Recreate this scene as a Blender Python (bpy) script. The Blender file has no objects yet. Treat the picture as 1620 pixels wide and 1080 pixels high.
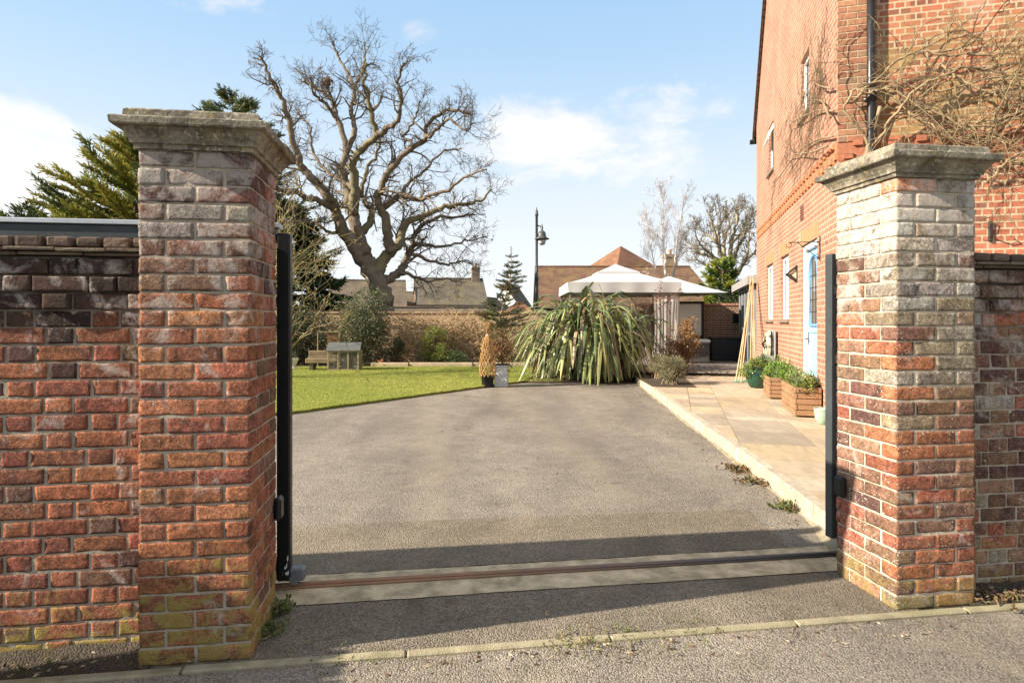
import bpy, math, random
import numpy as np
from mathutils import Vector, Matrix
R = math.radians
sc = bpy.context.scene
COL = sc.collection
F, CX, HY, CH = 969.0, 810.0, 507.0, 1.45      # focal length (px of the 1620 photo), centre, horizon row, eye height

def at(px, py, Y):
    return np.array([(px-CX)/F*Y, Y, CH-(py-HY)/F*Y])
def gnd(px, py, z=0.0):
    Y = (CH-z)*F/(py-HY)
    return np.array([(px-CX)/F*Y, Y, z])
def hit(px, py, p0, n):
    d = np.array([(px-CX)/F, 1.0, (HY-py)/F]); o = np.array([0, 0, CH])
    return o + d*(np.dot(p0-o, n)/np.dot(d, n))
def rng_(s): return np.random.default_rng(s)
def nrm(v):
    v = np.asarray(v, float); return v/(np.linalg.norm(v)+1e-12)

# gate frame: s along the boundary wall, t into the property
TH = R(8.2)
GC = np.array([-1.121, 2.63, 0.0])
GU = np.array([math.cos(TH), math.sin(TH), 0]); GV = np.array([-math.sin(TH), math.cos(TH), 0])
def G(s, t, z=0.0): return GC+s*GU+t*GV+np.array([0, 0, z])
# house frame: a along the gable wall going away, b along the front wall going right
HH = R(15.0)
HC = np.array([3.986, 7.5, 0.0])
HA = np.array([math.sin(HH), math.cos(HH), 0]); HB = np.array([math.cos(HH), -math.sin(HH), 0])
def Hp(b, a, z=0.0): return HC+b*HB+a*HA+np.array([0, 0, z])

# ------------------------------------------------------------------ objects
def tag(o, label=None, cat=None, group=None, kind=None):
    if label: o['label'] = label
    if cat: o['category'] = cat
    if group: o['group'] = group
    if kind: o['kind'] = kind
    return o
def thing(name, label, cat, loc=(0, 0, 0), rz=0.0, group=None):
    o = bpy.data.objects.new(name, None); COL.objects.link(o)
    o.empty_display_size = 0.2
    o.location = tuple(loc); o.rotation_euler = (0, 0, rz)
    return tag(o, label, cat, group)

class MB:
    def __init__(s):
        s.v = []; s.f = []; s.m = []; s.c = []; s.n = 0; s.hascol = False; s.tub = {}
    def add(s, V, Fs, mat=0, col=None):
        V = np.asarray(V, float).reshape(-1, 3)
        s.v.append(V)
        if col is None: c = np.ones((len(V), 4))
        else:
            s.hascol = True
            c = np.asarray(col, float)
            if c.ndim == 1: c = np.tile(c[None, :3], (len(V), 1))
            c = np.concatenate([c[:, :3], np.ones((len(c), 1))], 1)
        s.c.append(c)
        if isinstance(Fs, np.ndarray):
            s.f.append(Fs.astype(np.int64)+s.n); s.m.append(np.full(len(Fs), mat))
        else:
            for f in Fs:
                s.f.append(np.asarray([f], np.int64)+s.n); s.m.append(np.array([mat]))
        s.n += len(V)
        return s
    def box(s, a, b, mat=0, col=None, bev=0.0):
        a = np.minimum(a, b).astype(float); b = np.maximum(np.asarray(a), np.asarray(b)).astype(float)
        return s.obox((a+b)/2, np.eye(3), (b-a)/2, mat, col, bev)
    def box2(s, x0, x1, y0, y1, z0, z1, mat=0, col=None, bev=0.0):
        return s.obox(np.array([(x0+x1)/2, (y0+y1)/2, (z0+z1)/2]), np.eye(3), np.array([abs(x1-x0)/2, abs(y1-y0)/2, abs(z1-z0)/2]), mat, col, bev)
    def obox(s, c, A, h, mat=0, col=None, bev=0.0):
        c = np.asarray(c, float); h = np.asarray(h, float)
        if bev <= 0:
            P = np.array([[x, y, z] for x in (-1, 1) for y in (-1, 1) for z in (-1, 1)])*h
            V = c+P@A
            Fq = np.array([[0, 1, 3, 2], [4, 6, 7, 5], [0, 4, 5, 1], [2, 3, 7, 6], [0, 2, 6, 4], [1, 5, 7, 3]])
            return s.add(V, Fq, mat, col)
        # chamfered box: 24 verts
        bev = min(bev, h.min()*0.95)
        V = []; idx = {}
        for sx in (-1, 1):
            for sy in (-1, 1):
                for sz in (-1, 1):
                    S = np.array([sx, sy, sz])
                    for k in range(3):
                        q = S*(h-bev); q[k] = S[k]*h[k]
                        idx[(sx, sy, sz, k)] = len(V); V.append(q)
        Fs = []
        for k in range(3):
            i, j = [(1, 2), (2, 0), (0, 1)][k]
            for sg in (-1, 1):
                q = []
                for (u, w) in ((-1, -1), (1, -1), (1, 1), (-1, 1)):
                    S = [0, 0, 0]; S[k] = sg; S[i] = u; S[j] = w; q.append(idx[(S[0], S[1], S[2], k)])
                Fs.append(q if sg > 0 else q[::-1])
        for k in range(3):            # edges along axis k
            i, j = [(1, 2), (2, 0), (0, 1)][k]
            for u in (-1, 1):
                for w in (-1, 1):
                    S0 = [0, 0, 0]; S0[i] = u; S0[j] = w; S1 = list(S0); S0[k] = -1; S1[k] = 1
                    q = [idx[(*S0, i)], idx[(*S1, i)], idx[(*S1, j)], idx[(*S0, j)]]
                    Fs.append(q if u*w < 0 else q[::-1])
        Ts = []
        for sx in (-1, 1):
            for sy in (-1, 1):
                for sz in (-1, 1):
                    q = [idx[(sx, sy, sz, k)] for k in range(3)]
                    Ts.append(q if sx*sy*sz > 0 else q[::-1])
        V = c+np.array(V)@A
        n0 = s.n
        s.add(V, np.array(Fs), mat, col)
        s.f.append(np.array(Ts)+n0); s.m.append(np.full(len(Ts), mat))
        return s
    def quad(s, a, b, c, d, mat=0, col=None):
        return s.add([a, b, c, d], np.array([[0, 1, 2, 3]]), mat, col)
    def poly(s, pts, mat=0, col=None):
        return s.add(pts, [list(range(len(pts)))], mat, col)
    def tube(s, P, Rr, sides=6, col=None, mat=0):
        P = np.asarray(P, float); K = len(P)
        Rr = np.broadcast_to(np.asarray(Rr, float), (K,))
        s.tub.setdefault((K, sides, mat), []).append((P, Rr, (1, 1, 1) if col is None else tuple(col)))
        if col is not None: s.hascol = True
        return s
    def flush(s):
        for (K, sd, mat), L in s.tub.items():
            P = np.array([l[0] for l in L]); Q = np.array([l[1] for l in L]); C = np.array([l[2] for l in L])
            N = len(L)
            T = np.gradient(P, axis=1); T /= np.linalg.norm(T, axis=2, keepdims=True)+1e-9
            m = T.mean(axis=1); ref = np.where(np.abs(m[:, 2:3]) < 0.8, np.array([[0, 0, 1.]]), np.array([[1., 0, 0]]))
            A = np.cross(T, ref[:, None, :]); A /= np.linalg.norm(A, axis=2, keepdims=True)+1e-9
            B = np.cross(T, A)
            an = np.linspace(0, 2*np.pi, sd, endpoint=False)
            V = P[:, :, None, :]+Q[:, :, None, None]*(A[:, :, None, :]*np.cos(an)[None, None, :, None]+B[:, :, None, :]*np.sin(an)[None, None, :, None])
            k = np.arange(K-1)[:, None]*sd; j = np.arange(sd)[None, :]; j2 = (j+1) % sd
            q = np.stack([k+j, k+j2, k+sd+j2, k+sd+j], -1).reshape(-1, 4)
            Fq = (np.arange(N)[:, None, None]*(K*sd)+q[None]).reshape(-1, 4)
            cols = np.repeat(C, K*sd, axis=0)
            n0 = s.n
            s.add(V.reshape(-1, 3), Fq, mat, cols if s.hascol else None)
            e = np.arange(N)[:, None]*(K*sd)
            caps = np.concatenate([e+np.arange(sd)[::-1][None], e+(K-1)*sd+np.arange(sd)[None]])+n0
            s.f.append(caps); s.m.append(np.full(len(caps), mat))
        s.tub = {}
    def leaves(s, C, D, L, W, col=None, mat=0, fold=0.25, rng=None):
        """N small folded leaf faces: base C, direction D, length L, width W"""
        C = np.asarray(C, float); N = len(C)
        if N == 0: return s
        D = np.asarray(D, float); D = D/(np.linalg.norm(D, axis=1, keepdims=True)+1e-9)
        r = rng or rng_(N)
        X = r.normal(size=(N, 3)); S = np.cross(D, X); S /= np.linalg.norm(S, axis=1, keepdims=True)+1e-9
        U = np.cross(S, D)
        L = np.broadcast_to(np.asarray(L, float), (N,))[:, None]; W = np.broadcast_to(np.asarray(W, float), (N,))[:, None]
        mid = C+D*L*0.5
        V = np.stack([C, mid+S*W/2+U*W*fold, C+D*L, mid-S*W/2+U*W*fold], 1).reshape(-1, 3)
        i = np.arange(N)[:, None]*4
        Tq = np.concatenate([i+np.array([[0, 1, 2]]), i+np.array([[0, 2, 3]])])
        c = None
        if col is not None:
            col = np.asarray(col, float)
            c = np.repeat(np.broadcast_to(col, (N, 3)), 4, axis=0)
        return s.add(V, Tq, mat, c)
    def lathe(s, prof, n=24, mat=0, col=None, c=(0, 0, 0), cap=True):
        prof = np.asarray(prof, float); K = len(prof)
        an = np.linspace(0, 2*np.pi, n, endpoint=False)
        V = np.stack([prof[:, None, 0]*np.cos(an), prof[:, None, 0]*np.sin(an), np.repeat(prof[:, 1:2], n, 1)], -1).reshape(-1, 3)+np.asarray(c)
        k = np.arange(K-1)[:, None]*n; j = np.arange(n)[None]; j2 = (j+1) % n
        q = np.stack([k+j, k+j2, k+n+j2, k+n+j], -1).reshape(-1, 4)
        n0 = s.n
        s.add(V, q, mat, col)
        if cap:
            s.f.append(np.array([np.arange(n)[::-1]])+n0); s.m.append(np.array([mat]))
            s.f.append(np.array([np.arange(n)+(K-1)*n])+n0); s.m.append(np.array([mat]))
        return s
    def build(s, name, mats, parent=None, smooth=False):
        s.flush()
        me = bpy.data.meshes.new(name)
        V = np.concatenate(s.v)
        me.vertices.add(len(V)); me.vertices.foreach_set('co', V.astype(np.float32).ravel())
        tot = np.concatenate([np.full(len(f), f.shape[1]) for f in s.f])
        loops = np.concatenate([f.ravel() for f in s.f])
        st = np.concatenate([[0], np.cumsum(tot)[:-1]])
        me.loops.add(len(loops)); me.loops.foreach_set('vertex_index', loops.astype(np.int32))
        me.polygons.add(len(tot)); me.polygons.foreach_set('loop_start', st.astype(np.int32))
        try: me.polygons.foreach_set('loop_total', tot.astype(np.int32))
        except Exception: pass
        mats = mats if isinstance(mats, (list, tuple)) else [mats]
        for m in mats: me.materials.append(m)
        me.polygons.foreach_set('material_index', np.concatenate(s.m).astype(np.int32))
        me.polygons.foreach_set('use_smooth', np.full(len(tot), bool(smooth)))
        if s.hascol:
            a = me.attributes.new('col', 'FLOAT_COLOR', 'POINT')
            a.data.foreach_set('color', np.concatenate(s.c).astype(np.float32).ravel())
        me.update(calc_edges=True); me.validate()
        o = bpy.data.objects.new(name, me); COL.objects.link(o)
        if parent is not None: o.parent = parent
        return o
def struct(name, mb, mats, smooth=False, kind='structure'):
    o = mb.build(name, mats, None, smooth); o['kind'] = kind; return o
def copy_tree(o, parent=None):
    c = o.copy(); COL.objects.link(c); c.parent = parent
    for ch in [x for x in COL.objects if x.parent == o]: copy_tree(ch, c)
    return c

# ------------------------------------------------------------------ materials
class NT:
    def __init__(s, name):
        s.m = bpy.data.materials.new(name); s.m.use_nodes = True
        s.t = s.m.node_tree; s.t.nodes.clear()
        s.out = s.t.nodes.new('ShaderNodeOutputMaterial')
    def n(s, typ, ins=None, **pr):
        nd = s.t.nodes.new('ShaderNode'+typ)
        for k, v in pr.items(): setattr(nd, k, v)
        for k, v in (ins or {}).items(): s.set(nd.inputs[k], v)
        return nd
    def set(s, sock, v):
        if isinstance(v, bpy.types.NodeSocket): s.t.links.new(v, sock)
        elif isinstance(v, bpy.types.Node): s.t.links.new(v.outputs[0], sock)
        else:
            if isinstance(v, (tuple, list)) and len(v) == 3 and sock.type == 'RGBA': v = (*v, 1)
            sock.default_value = v
    def math(s, op, a, b=0.0, c=None, clamp=False):
        nd = s.n('Math', operation=op, use_clamp=clamp); s.set(nd.inputs[0], a); s.set(nd.inputs[1], b)
        if c is not None: s.set(nd.inputs[2], c)
        return nd.outputs[0]
    def mix(s, f, a, b, bt='MIX'):
        nd = s.n('Mix', data_type='RGBA', blend_type=bt, clamp_factor=True)
        s.set(nd.inputs[0], f); s.set(nd.inputs[6], a); s.set(nd.inputs[7], b); return nd.outputs[2]
    def noise(s, vec, scale, detail=4, rough=0.55, dist=0.0, out=0):
        return s.n('TexNoise', {'Vector': vec, 'Scale': scale, 'Detail': detail, 'Roughness': rough, 'Distortion': dist}).outputs[out]
    def map(s, v, a, b, c=0.0, d=1.0, smooth=False):
        nd = s.n('MapRange', {'Value': v, 'From Min': a, 'From Max': b, 'To Min': c, 'To Max': d}, clamp=True)
        if smooth: nd.interpolation_type = 'SMOOTHSTEP'
        return nd.outputs[0]
    def obj(s): return s.n('TexCoord').outputs['Object']
    def pos(s): return s.n('NewGeometry').outputs['Position']
    def attr(s, name='col'): return s.n('Attribute', attribute_name=name).outputs['Color']
    def sep(s, v): return s.n('SeparateXYZ', {0: v}).outputs
    def comb(s, x, y, z): return s.n('CombineXYZ', {0: x, 1: y, 2: z}).outputs[0]
    def bump(s, h, strength=0.5, dist=0.01, normal=None):
        d = {'Height': h, 'Strength': strength, 'Distance': dist}
        if normal is not None: d['Normal'] = normal
        return s.n('Bump', d).outputs[0]
    def done(s, color, rough=0.8, normal=None, spec=0.3, **kw):
        ins = {'Base Color': color, 'Roughness': rough, 'Specular IOR Level': spec}
        if normal is not None: ins['Normal'] = normal
        ins.update(kw)
        b = s.n('BsdfPrincipled', ins); s.t.links.new(b.outputs[0], s.out.inputs[0]); s.b = b
        return s.m
def plain(name, c, rough=0.6, var=0.12, scale=8.0, bump=0.0, bscale=60.0, spec=0.3, metal=0.0, stain=None):
    t = NT(name); p = t.obj()
    n = t.noise(p, scale, 5)
    f = t.map(n, 0.25, 0.75, 1-var, 1+var)
    col = t.mix(1.0, (*c, 1), t.comb(f, f, f), 'MULTIPLY')
    if stain:
        k = t.map(t.noise(p, scale*0.4, 6, 0.65, 0.8), 0.5, 0.72)
        col = t.mix(t.math('MULTIPLY', k, stain[1]), col, (*stain[0], 1))
    nr = None
    if bump > 0: nr = t.bump(t.noise(p, bscale, 5, 0.6), bump, 0.01)
    r = t.map(t.noise(p, scale*2.3, 3), 0.3, 0.7, max(rough-0.08, 0.02), min(rough+0.08, 1))
    return t.done(col, r, nr, spec, Metallic=metal)
def leafmat(name, rough=0.5, trans=0.25, spec=0.3):
    t = NT(name); c = t.attr()
    n = t.map(t.noise(t.obj(), 3.0, 3), 0.3, 0.7, 0.8, 1.2)
    c = t.mix(1.0, c, t.comb(n, n, n), 'MULTIPLY')
    t.done(c, rough, None, spec)
    tr = t.n('BsdfTranslucent', {'Color': c})
    mx = t.n('MixShader', {0: trans, 1: t.b.outputs[0], 2: tr.outputs[0]})
    t.t.links.new(mx.outputs[0], t.out.inputs[0]); return t.m
def attrmat(name, rough=0.8, var=0.2, scale=20.0, bump=0.3, bscale=80.0, spec=0.25):
    t = NT(name); p = t.obj(); c = t.attr()
    n = t.map(t.noise(p, scale, 5, 0.6), 0.25, 0.75, 1-var, 1+var)
    c = t.mix(1.0, c, t.comb(n, n, n), 'MULTIPLY')
    return t.done(c, rough, t.bump(t.noise(p, bscale, 5, 0.6), bump, 0.008), spec)

def brick_near(name, eff=(1.55, 2.1, 0.6), lich=(0.5, 0.6), dark=None, speck=0.3, yellow=0.0, seed=0.0):
    """weathered brick: colour from each brick + lime bloom, soot, lichen with shapes of their own"""
    t = NT(name); p = t.obj(); x, y, z = t.sep(p)
    q = t.n('VectorMath', {0: p, 1: (seed, seed*1.7, seed*0.3)}, operation='ADD').outputs[0]
    c = t.attr()
    n1 = t.math('MULTIPLY', t.map(t.noise(q, 26, 8, 0.78), 0.34, 0.66, 0.40, 1.45), t.map(t.noise(q, 95, 5, 0.75), 0.36, 0.64, 0.55, 1.42))
    c = t.mix(1.0, c, t.comb(n1, n1, n1), 'MULTIPLY')
    burnt = t.map(t.noise(q, 11, 8, 0.75, 0.8), 0.53, 0.62, 0, 0.7)
    c = t.mix(burnt, c, (0.07, 0.04, 0.03))
    if dark:                                     # soot under the coping
        k = t.map(z, dark[0], dark[1]); k2 = t.map(t.noise(q, 5, 5, 0.6, 0.6), 0.35, 0.6, 0.6, 1.0)
        c = t.mix(t.math('MULTIPLY', t.math('MULTIPLY', k, k2), dark[2]), c, (0.042, 0.027, 0.023))
    # lime bloom
    e = t.math('ADD', t.math('MULTIPLY', t.noise(q, 6.0, 6, 0.66, 0.7), 0.8), t.math('MULTIPLY', t.noise(q, 60.0, 5, 0.75), 0.2)); lo = t.map(z, eff[0], eff[1], 0.565, eff[3] if len(eff) > 3 else 0.42)
    k = t.math('MULTIPLY', t.map(t.math('SUBTRACT', e, lo), 0.0, 0.11), eff[2])
    c = t.mix(k, c, (0.52, 0.47, 0.42))
    # ochre lichen
    if yellow > 0:
        k = t.math('MULTIPLY', t.map(t.noise(q, 5.3, 5, 0.6, 0.5), 0.47, 0.66), yellow)
        c = t.mix(k, c, (0.36, 0.25, 0.09))
    if lich[1] > 0:
        zz = t.map(z, lich[0], 0.0); k = t.math('ADD', t.math('MULTIPLY', t.noise(q, 7.0, 6, 0.7, 0.8), 0.75), t.math('MULTIPLY', t.noise(q, 48.0, 5, 0.75), 0.25))
        k = t.map(t.math('ADD', k, t.math('MULTIPLY', zz, 0.17)), 0.575, 0.655)
        zz2 = t.map(z, lich[0]+0.15, lich[0]-0.15)
        c = t.mix(t.math('MULTIPLY', t.math('MULTIPLY', k, zz2), lich[1]), c, (0.30, 0.225, 0.065))
    # white lichen specks in patches
    vo = t.n('TexVoronoi', {'Vector': t.n('VectorMath', {0: q, 1: t.n('VectorMath', {0: t.noise(q, 40, 3, out=1), 1: (.016, .016, .016)}, operation='MULTIPLY').outputs[0]}, operation='ADD').outputs[0], 'Scale': 62.0}).outputs['Distance']
    k = t.math('MULTIPLY', t.map(vo, 0.30, 0.17), t.map(t.noise(q, 4.5, 4), 0.54-0.10*speck, 0.66-0.10*speck))
    k = t.math('MULTIPLY', k, t.map(t.noise(q, 23, 4, 0.7), 0.42, 0.56))
    c = t.mix(t.math('MULTIPLY', k, speck), c, (0.58, 0.55, 0.48))
    h = t.math('ADD', t.noise(q, 55, 6, 0.6), t.math('MULTIPLY', t.noise(q, 240, 3), 0.5))
    return t.done(c, 0.9, t.bump(h, 0.9, 0.010), 0.15)

def brick_far(name, c1, c2, mortar, msize=0.011, var=0.25, bump=0.3, dark=0.0, bw=0.225, bh=0.075, squash=0.5, olive=None):
    t = NT(name); tc = t.n('TexCoord'); p = tc.outputs['Object']; x, y, z = t.sep(p)
    nx, ny, nz = t.sep(tc.outputs['Normal'])
    side = t.math('GREATER_THAN', t.math('ABSOLUTE', nx), t.math('ABSOLUTE', ny))
    u = t.n('Mix', {0: side, 2: x, 3: y}, data_type='FLOAT').outputs[0]
    v = t.comb(u, z, 0.0)
    b = t.n('TexBrick', {'Vector': v, 'Color1': (*c1, 1), 'Color2': (*c2, 1), 'Mortar': (*mortar, 1), 'Scale': 1.0, 'Mortar Size': msize,
                          'Mortar Smooth': 0.1, 'Bias': 0.0, 'Brick Width': bw, 'Row Height': bh}, offset=0.5, offset_frequency=2, squash=squash, squash_frequency=2)
    n = t.map(t.noise(p, 1.3, 5, 0.6), 0.25, 0.75, 1-var, 1+var); n2 = t.map(t.noise(p, 30, 4), 0.25, 0.75, 0.82, 1.18)
    n = t.math('MULTIPLY', n, n2)
    c = t.mix(1.0, b.outputs[0], t.comb(n, n, n), 'MULTIPLY')
    if dark > 0:
        # individual burnt bricks
        wn = t.n('TexWhiteNoise', {'Vector': t.n('VectorMath', {0: t.comb(t.math('DIVIDE', u, 0.1125), t.math('DIVIDE', z, bh), 0)}, operation='FLOOR').outputs[0]}, noise_dimensions='3D').outputs[0]
        k = t.math('MULTIPLY', t.math('GREATER_THAN', wn, 0.86), t.math('SUBTRACT', 1.0, b.outputs[1]))
        c = t.mix(t.math('MULTIPLY', k, dark), c, (0.10, 0.055, 0.05))
    if olive:
        k = t.math('MULTIPLY', t.map(z, olive[0], olive[0]+.25), t.map(z, olive[1], olive[1]-.6)); k = t.math('MULTIPLY', k, t.map(t.noise(p, 2.2, 6, 0.65, 0.6), 0.40, 0.60, 0, 0.8))
        c = t.mix(k, c, (0.30, 0.225, 0.095, 1))
        c = t.mix(t.map(t.noise(p, 1.7, 6, 0.65, 0.4), 0.54, 0.68, 0, 0.35), c, (0.50, 0.40, 0.32, 1))
    h = t.math('ADD', t.math('SUBTRACT', 1.0, b.outputs[1]), t.math('MULTIPLY', t.noise(p, 70, 4), 0.4))
    return t.done(c, 0.88, t.bump(h, bump, 0.006), 0.15)
def tilemat(name, c1, c2, moss=0.0, mcol=(0.25, 0.22, 0.05), w=0.17, h=0.10):
    """clay roof tiles: x along the ridge, y down the slope through z"""
    t = NT(name); tc = t.n('TexCoord'); p = tc.outputs['Object']; x, y, z = t.sep(p)
    nx, ny, nz = t.sep(tc.outputs['Normal'])
    side = t.math('GREATER_THAN', t.math('ABSOLUTE', nx), t.math('ABSOLUTE', ny))
    u = t.n('Mix', {0: side, 2: x, 3: y}, data_type='FLOAT').outputs[0]
    b = t.n('TexBrick', {'Vector': t.comb(u, z, 0.0), 'Color1': (*c1, 1), 'Color2': (*c2, 1), 'Mortar': (c2[0]*.45, c2[1]*.45, c2[2]*.45, 1), 'Scale': 1.0,
                          'Mortar Size': 0.012, 'Mortar Smooth': 0.3, 'Bias': 0.0, 'Brick Width': w, 'Row Height': h}, offset=0.5, squash=1.0)
    n = t.map(t.noise(p, 1.1, 6, 0.65), 0.25, 0.75, 0.65, 1.35); n2 = t.map(t.noise(p, 9, 4), 0.25, 0.75, 0.8, 1.2)
    n = t.math('MULTIPLY', n, n2)
    c = t.mix(1.0, b.outputs[0], t.comb(n, n, n), 'MULTIPLY')
    if moss > 0:
        k = t.map(t.noise(p, 0.9, 6, 0.65, 0.5), 0.52, 0.68, 0, moss); c = t.mix(k, c, (*mcol, 1))
    return t.done(c, 0.85, t.bump(t.math('SUBTRACT', 1.0, b.outputs[1]), 0.5, 0.02), 0.2)
def tarmac(name, base=(0.17, 0.15, 0.13), worn=0.25, moss=0.0, tracks=False):
    t = NT(name); p = t.pos()
    vo = t.n('TexVoronoi', {'Vector': p, 'Scale': 125.0}, feature='F1'); st = t.sep(vo.outputs['Color'])[0]
    sp = t.map(st, 0.0, 1.0, 0.68, 1.36)
    edge = t.map(vo.outputs['Distance'], 0.25, 0.75, 1.12, 0.62)
    big = t.math('MULTIPLY', t.map(t.noise(p, 0.55, 6, 0.65, 0.4), 0.3, 0.7, 1-worn, 1+worn), t.map(t.noise(t.n('VectorMath', {0: p, 1: (1.6, 0.35, 1)}, operation='MULTIPLY').outputs[0], 0.7, 4, 0.5, 0.5), 0.35, 0.65, 0.84, 1.18))
    mid = t.map(t.noise(p, 4.0, 6, 0.7), 0.25, 0.75, 0.82, 1.18)
    f = t.math('MULTIPLY', t.math('MULTIPLY', sp, edge), t.math('MULTIPLY', big, mid))
    c = t.mix(1.0, (*base, 1), t.comb(f, f, f), 'MULTIPLY')
    v2 = t.n('TexVoronoi', {'Vector': p, 'Scale': 38.0, 'Randomness': 1.0}); r2 = t.sep(v2.outputs['Color'])[1]
    k = t.math('MULTIPLY', t.math('LESS_THAN', v2.outputs['Distance'], 0.16), t.math('GREATER_THAN', r2, 0.86))
    c = t.mix(t.math('MULTIPLY', k, 0.75), c, (0.42, 0.38, 0.33))
    dustn = t.map(t.noise(p, 1.7, 7, 0.7, 1.2), 0.53, 0.70, 0, 0.35)
    c = t.mix(dustn, c, (base[0]*1.45, base[1]*1.36, base[2]*1.2, 1))
    c = t.mix(t.map(t.noise(p, 0.9, 7, 0.7, 0.8), 0.52, 0.66, 0, 0.4), c, (base[0]*.62, base[1]*.62, base[2]*.62, 1))
    if tracks:                       # two faint wheel tracks and a few oil drips along the drive
        x, y, z = t.sep(p); s_ = t.math('ADD', t.math('MULTIPLY', t.math('ADD', x, 1.121), 0.9898), t.math('MULTIPLY', t.math('SUBTRACT', y, 2.63), 0.1426))
        s_ = t.math('ADD', s_, t.math('MULTIPLY', t.noise(p, 0.35, 2), 0.5))
        bands = t.math('MAXIMUM', *[t.map(t.math('ABSOLUTE', t.math('SUBTRACT', s_, c0)), 0.34, 0.0, 0, 1, True) for c0 in (1.05, 2.6)])
        c = t.mix(t.math('MULTIPLY', bands, t.map(t.noise(p, 1.4, 5, 0.7), 0.35, 0.65, 0.05, 0.5)), c, (base[0]*1.32, base[1]*1.28, base[2]*1.2, 1))
        oil = t.map(t.noise(p, 2.6, 4, 0.55, 0.3), 0.66, 0.73, 0, 0.5); c = t.mix(oil, c, (base[0]*.35, base[1]*.35, base[2]*.37, 1))
    cr = t.n('TexVoronoi', {'Vector': t.n('VectorMath', {0: p, 1: t.n('VectorMath', {0: t.noise(p, 1.6, 5, 0.6, out=1), 1: (.7, .7, 0)}, operation='MULTIPLY').outputs[0]}, operation='ADD').outputs[0], 'Scale': 0.33}, feature='DISTANCE_TO_EDGE').outputs['Distance']
    k = t.math('MULTIPLY', t.map(cr, 0.0035, 0.0015), t.map(t.noise(p, 0.8, 3), 0.56, 0.64)); c = t.mix(t.math('MULTIPLY', k, 0.45), c, (base[0]*.28, base[1]*.27, base[2]*.25, 1))
    if moss > 0:
        k = t.map(t.noise(p, 3.1, 6, 0.7, 0.5), 0.54, 0.66, 0, moss); c = t.mix(k, c, (0.06, 0.055, 0.018))
    h = t.math('ADD', t.math('MULTIPLY', vo.outputs['Distance'], -1.0), t.math('MULTIPLY', t.noise(p, 30, 4), 0.6))
    return t.done(c, 0.9, t.bump(h, 0.9, 0.006), 0.2)
def glass(name, c=(0.03, 0.035, 0.04)):
    t = NT(name); p = t.obj()
    n = t.bump(t.noise(p, 1.5, 2), 0.04, 0.05)
    return t.done(t.mix(t.noise(p, 2.0, 3), (*c, 1), (c[0]*2.2, c[1]*2.2, c[2]*2.2, 1)), 0.05, n, 0.6)
def timber(name, c1, c2, axis=0, rough=0.75):
    t = NT(name); p = t.obj(); x, y, z = t.sep(p)
    sv = [12.0, 12.0, 12.0]; sv[axis] = 1.0
    q = t.n('VectorMath', {0: p, 1: tuple(sv)}, operation='MULTIPLY').outputs[0]
    g = t.noise(q, 4.0, 6, 0.6, 0.6); k = t.map(g, 0.3, 0.7)
    c = t.mix(k, (*c1, 1), (*c2, 1))
    n = t.map(t.noise(p, 5, 3), 0.3, 0.7, 0.85, 1.15)
    c = t.mix(1.0, c, t.comb(n, n, n), 'MULTIPLY')
    return t.done(c, rough, t.bump(g, 0.35, 0.004), 0.25)
# ------------------------------------------------------------------ camera, light, world
cam = bpy.data.cameras.new('camera'); co = bpy.data.objects.new('camera', cam); COL.objects.link(co)
co.location = (0, 0, CH); co.rotation_euler = (R(90), 0, 0)
cam.sensor_width = 36.0; cam.lens = F/1620*36; cam.shift_y = -33/1620; cam.clip_start = 0.05; cam.clip_end = 2000
sc.camera = co
EL = R(29.0); AZ = R(8.2+7.1)
sd = np.array([math.cos(AZ)*math.cos(EL), math.sin(AZ)*math.cos(EL), -math.sin(EL)])
sl = bpy.data.lights.new('sun', 'SUN'); sl.energy = 5.0; sl.angle = R(0.5); sl.color = (1.0, 0.89, 0.73)
so = bpy.data.objects.new('sun', sl); COL.objects.link(so)
so.rotation_euler = Vector(sd).to_track_quat('-Z', 'Y').to_euler(); so.location = (-30, -10, 25)

w = bpy.data.worlds.new("World"); sc.world = w; w.use_nodes = True
t = NT.__new__(NT); t.t = w.node_tree; t.t.nodes.clear()
wo = t.t.nodes.new('ShaderNodeOutputWorld')
sky = t.n('TexSky', sky_type='NISHITA'); sky.sun_disc = False; sky.sun_elevation = EL
sky.sun_rotation = math.atan2(-sd[0], -sd[1]); sky.air_density = 1.0; sky.dust_density = 0.6; sky.ozone_density = 1.4
d = t.n('VectorMath', {0: t.n('TexCoord').outputs['Generated']}, operation='NORMALIZE').outputs[0]
dx, dy, dz = t.sep(d)
az = t.math('ARCTAN2', dx, dy); el = t.math('ARCSINE', dz)
cv = t.comb(az, t.math('MULTIPLY', el, 1.9), 0.0)
nz1 = t.noise(cv, 5.0, 9, 0.62, 0.35); nz2 = t.noise(cv, 2.2, 8, 0.6, 0.6)
def blob(a, e, ra, re, amp):
    u = t.math('DIVIDE', t.math('SUBTRACT', az, R(a)), R(ra)); v = t.math('DIVIDE', t.math('SUBTRACT', el, R(e)), R(re))
    return t.math('MULTIPLY', t.map(t.math('SQRT', t.math('ADD', t.math('MULTIPLY', u, u), t.math('MULTIPLY', v, v))), 1.0, 0.0, 0.0, 1.0, True), amp)
m = blob(5.0, 16.0, 20, 8.0, 0.66)
for b in ((-41, 12, 16, 9, 0.70), (-26, 26.0, 10, 4, 0.40), (-12, 25.5, 9, 3, 0.32), (12, 19.5, 6, 1.6, 0.28), (8, 13.0, 18, 4.0, 0.40), (-20, 7, 22, 7, 0.3), (60, 15, 25, 9, 0.5), (-95, 20, 40, 14, 0.5), (150, 30, 80, 30, 0.6), (-150, 30, 60, 30, 0.6), (90, 50, 60, 25, 0.5), (-70, 32, 18, 6, 0.3)):
    m = t.math('MAXIMUM', m, blob(*b))
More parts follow.
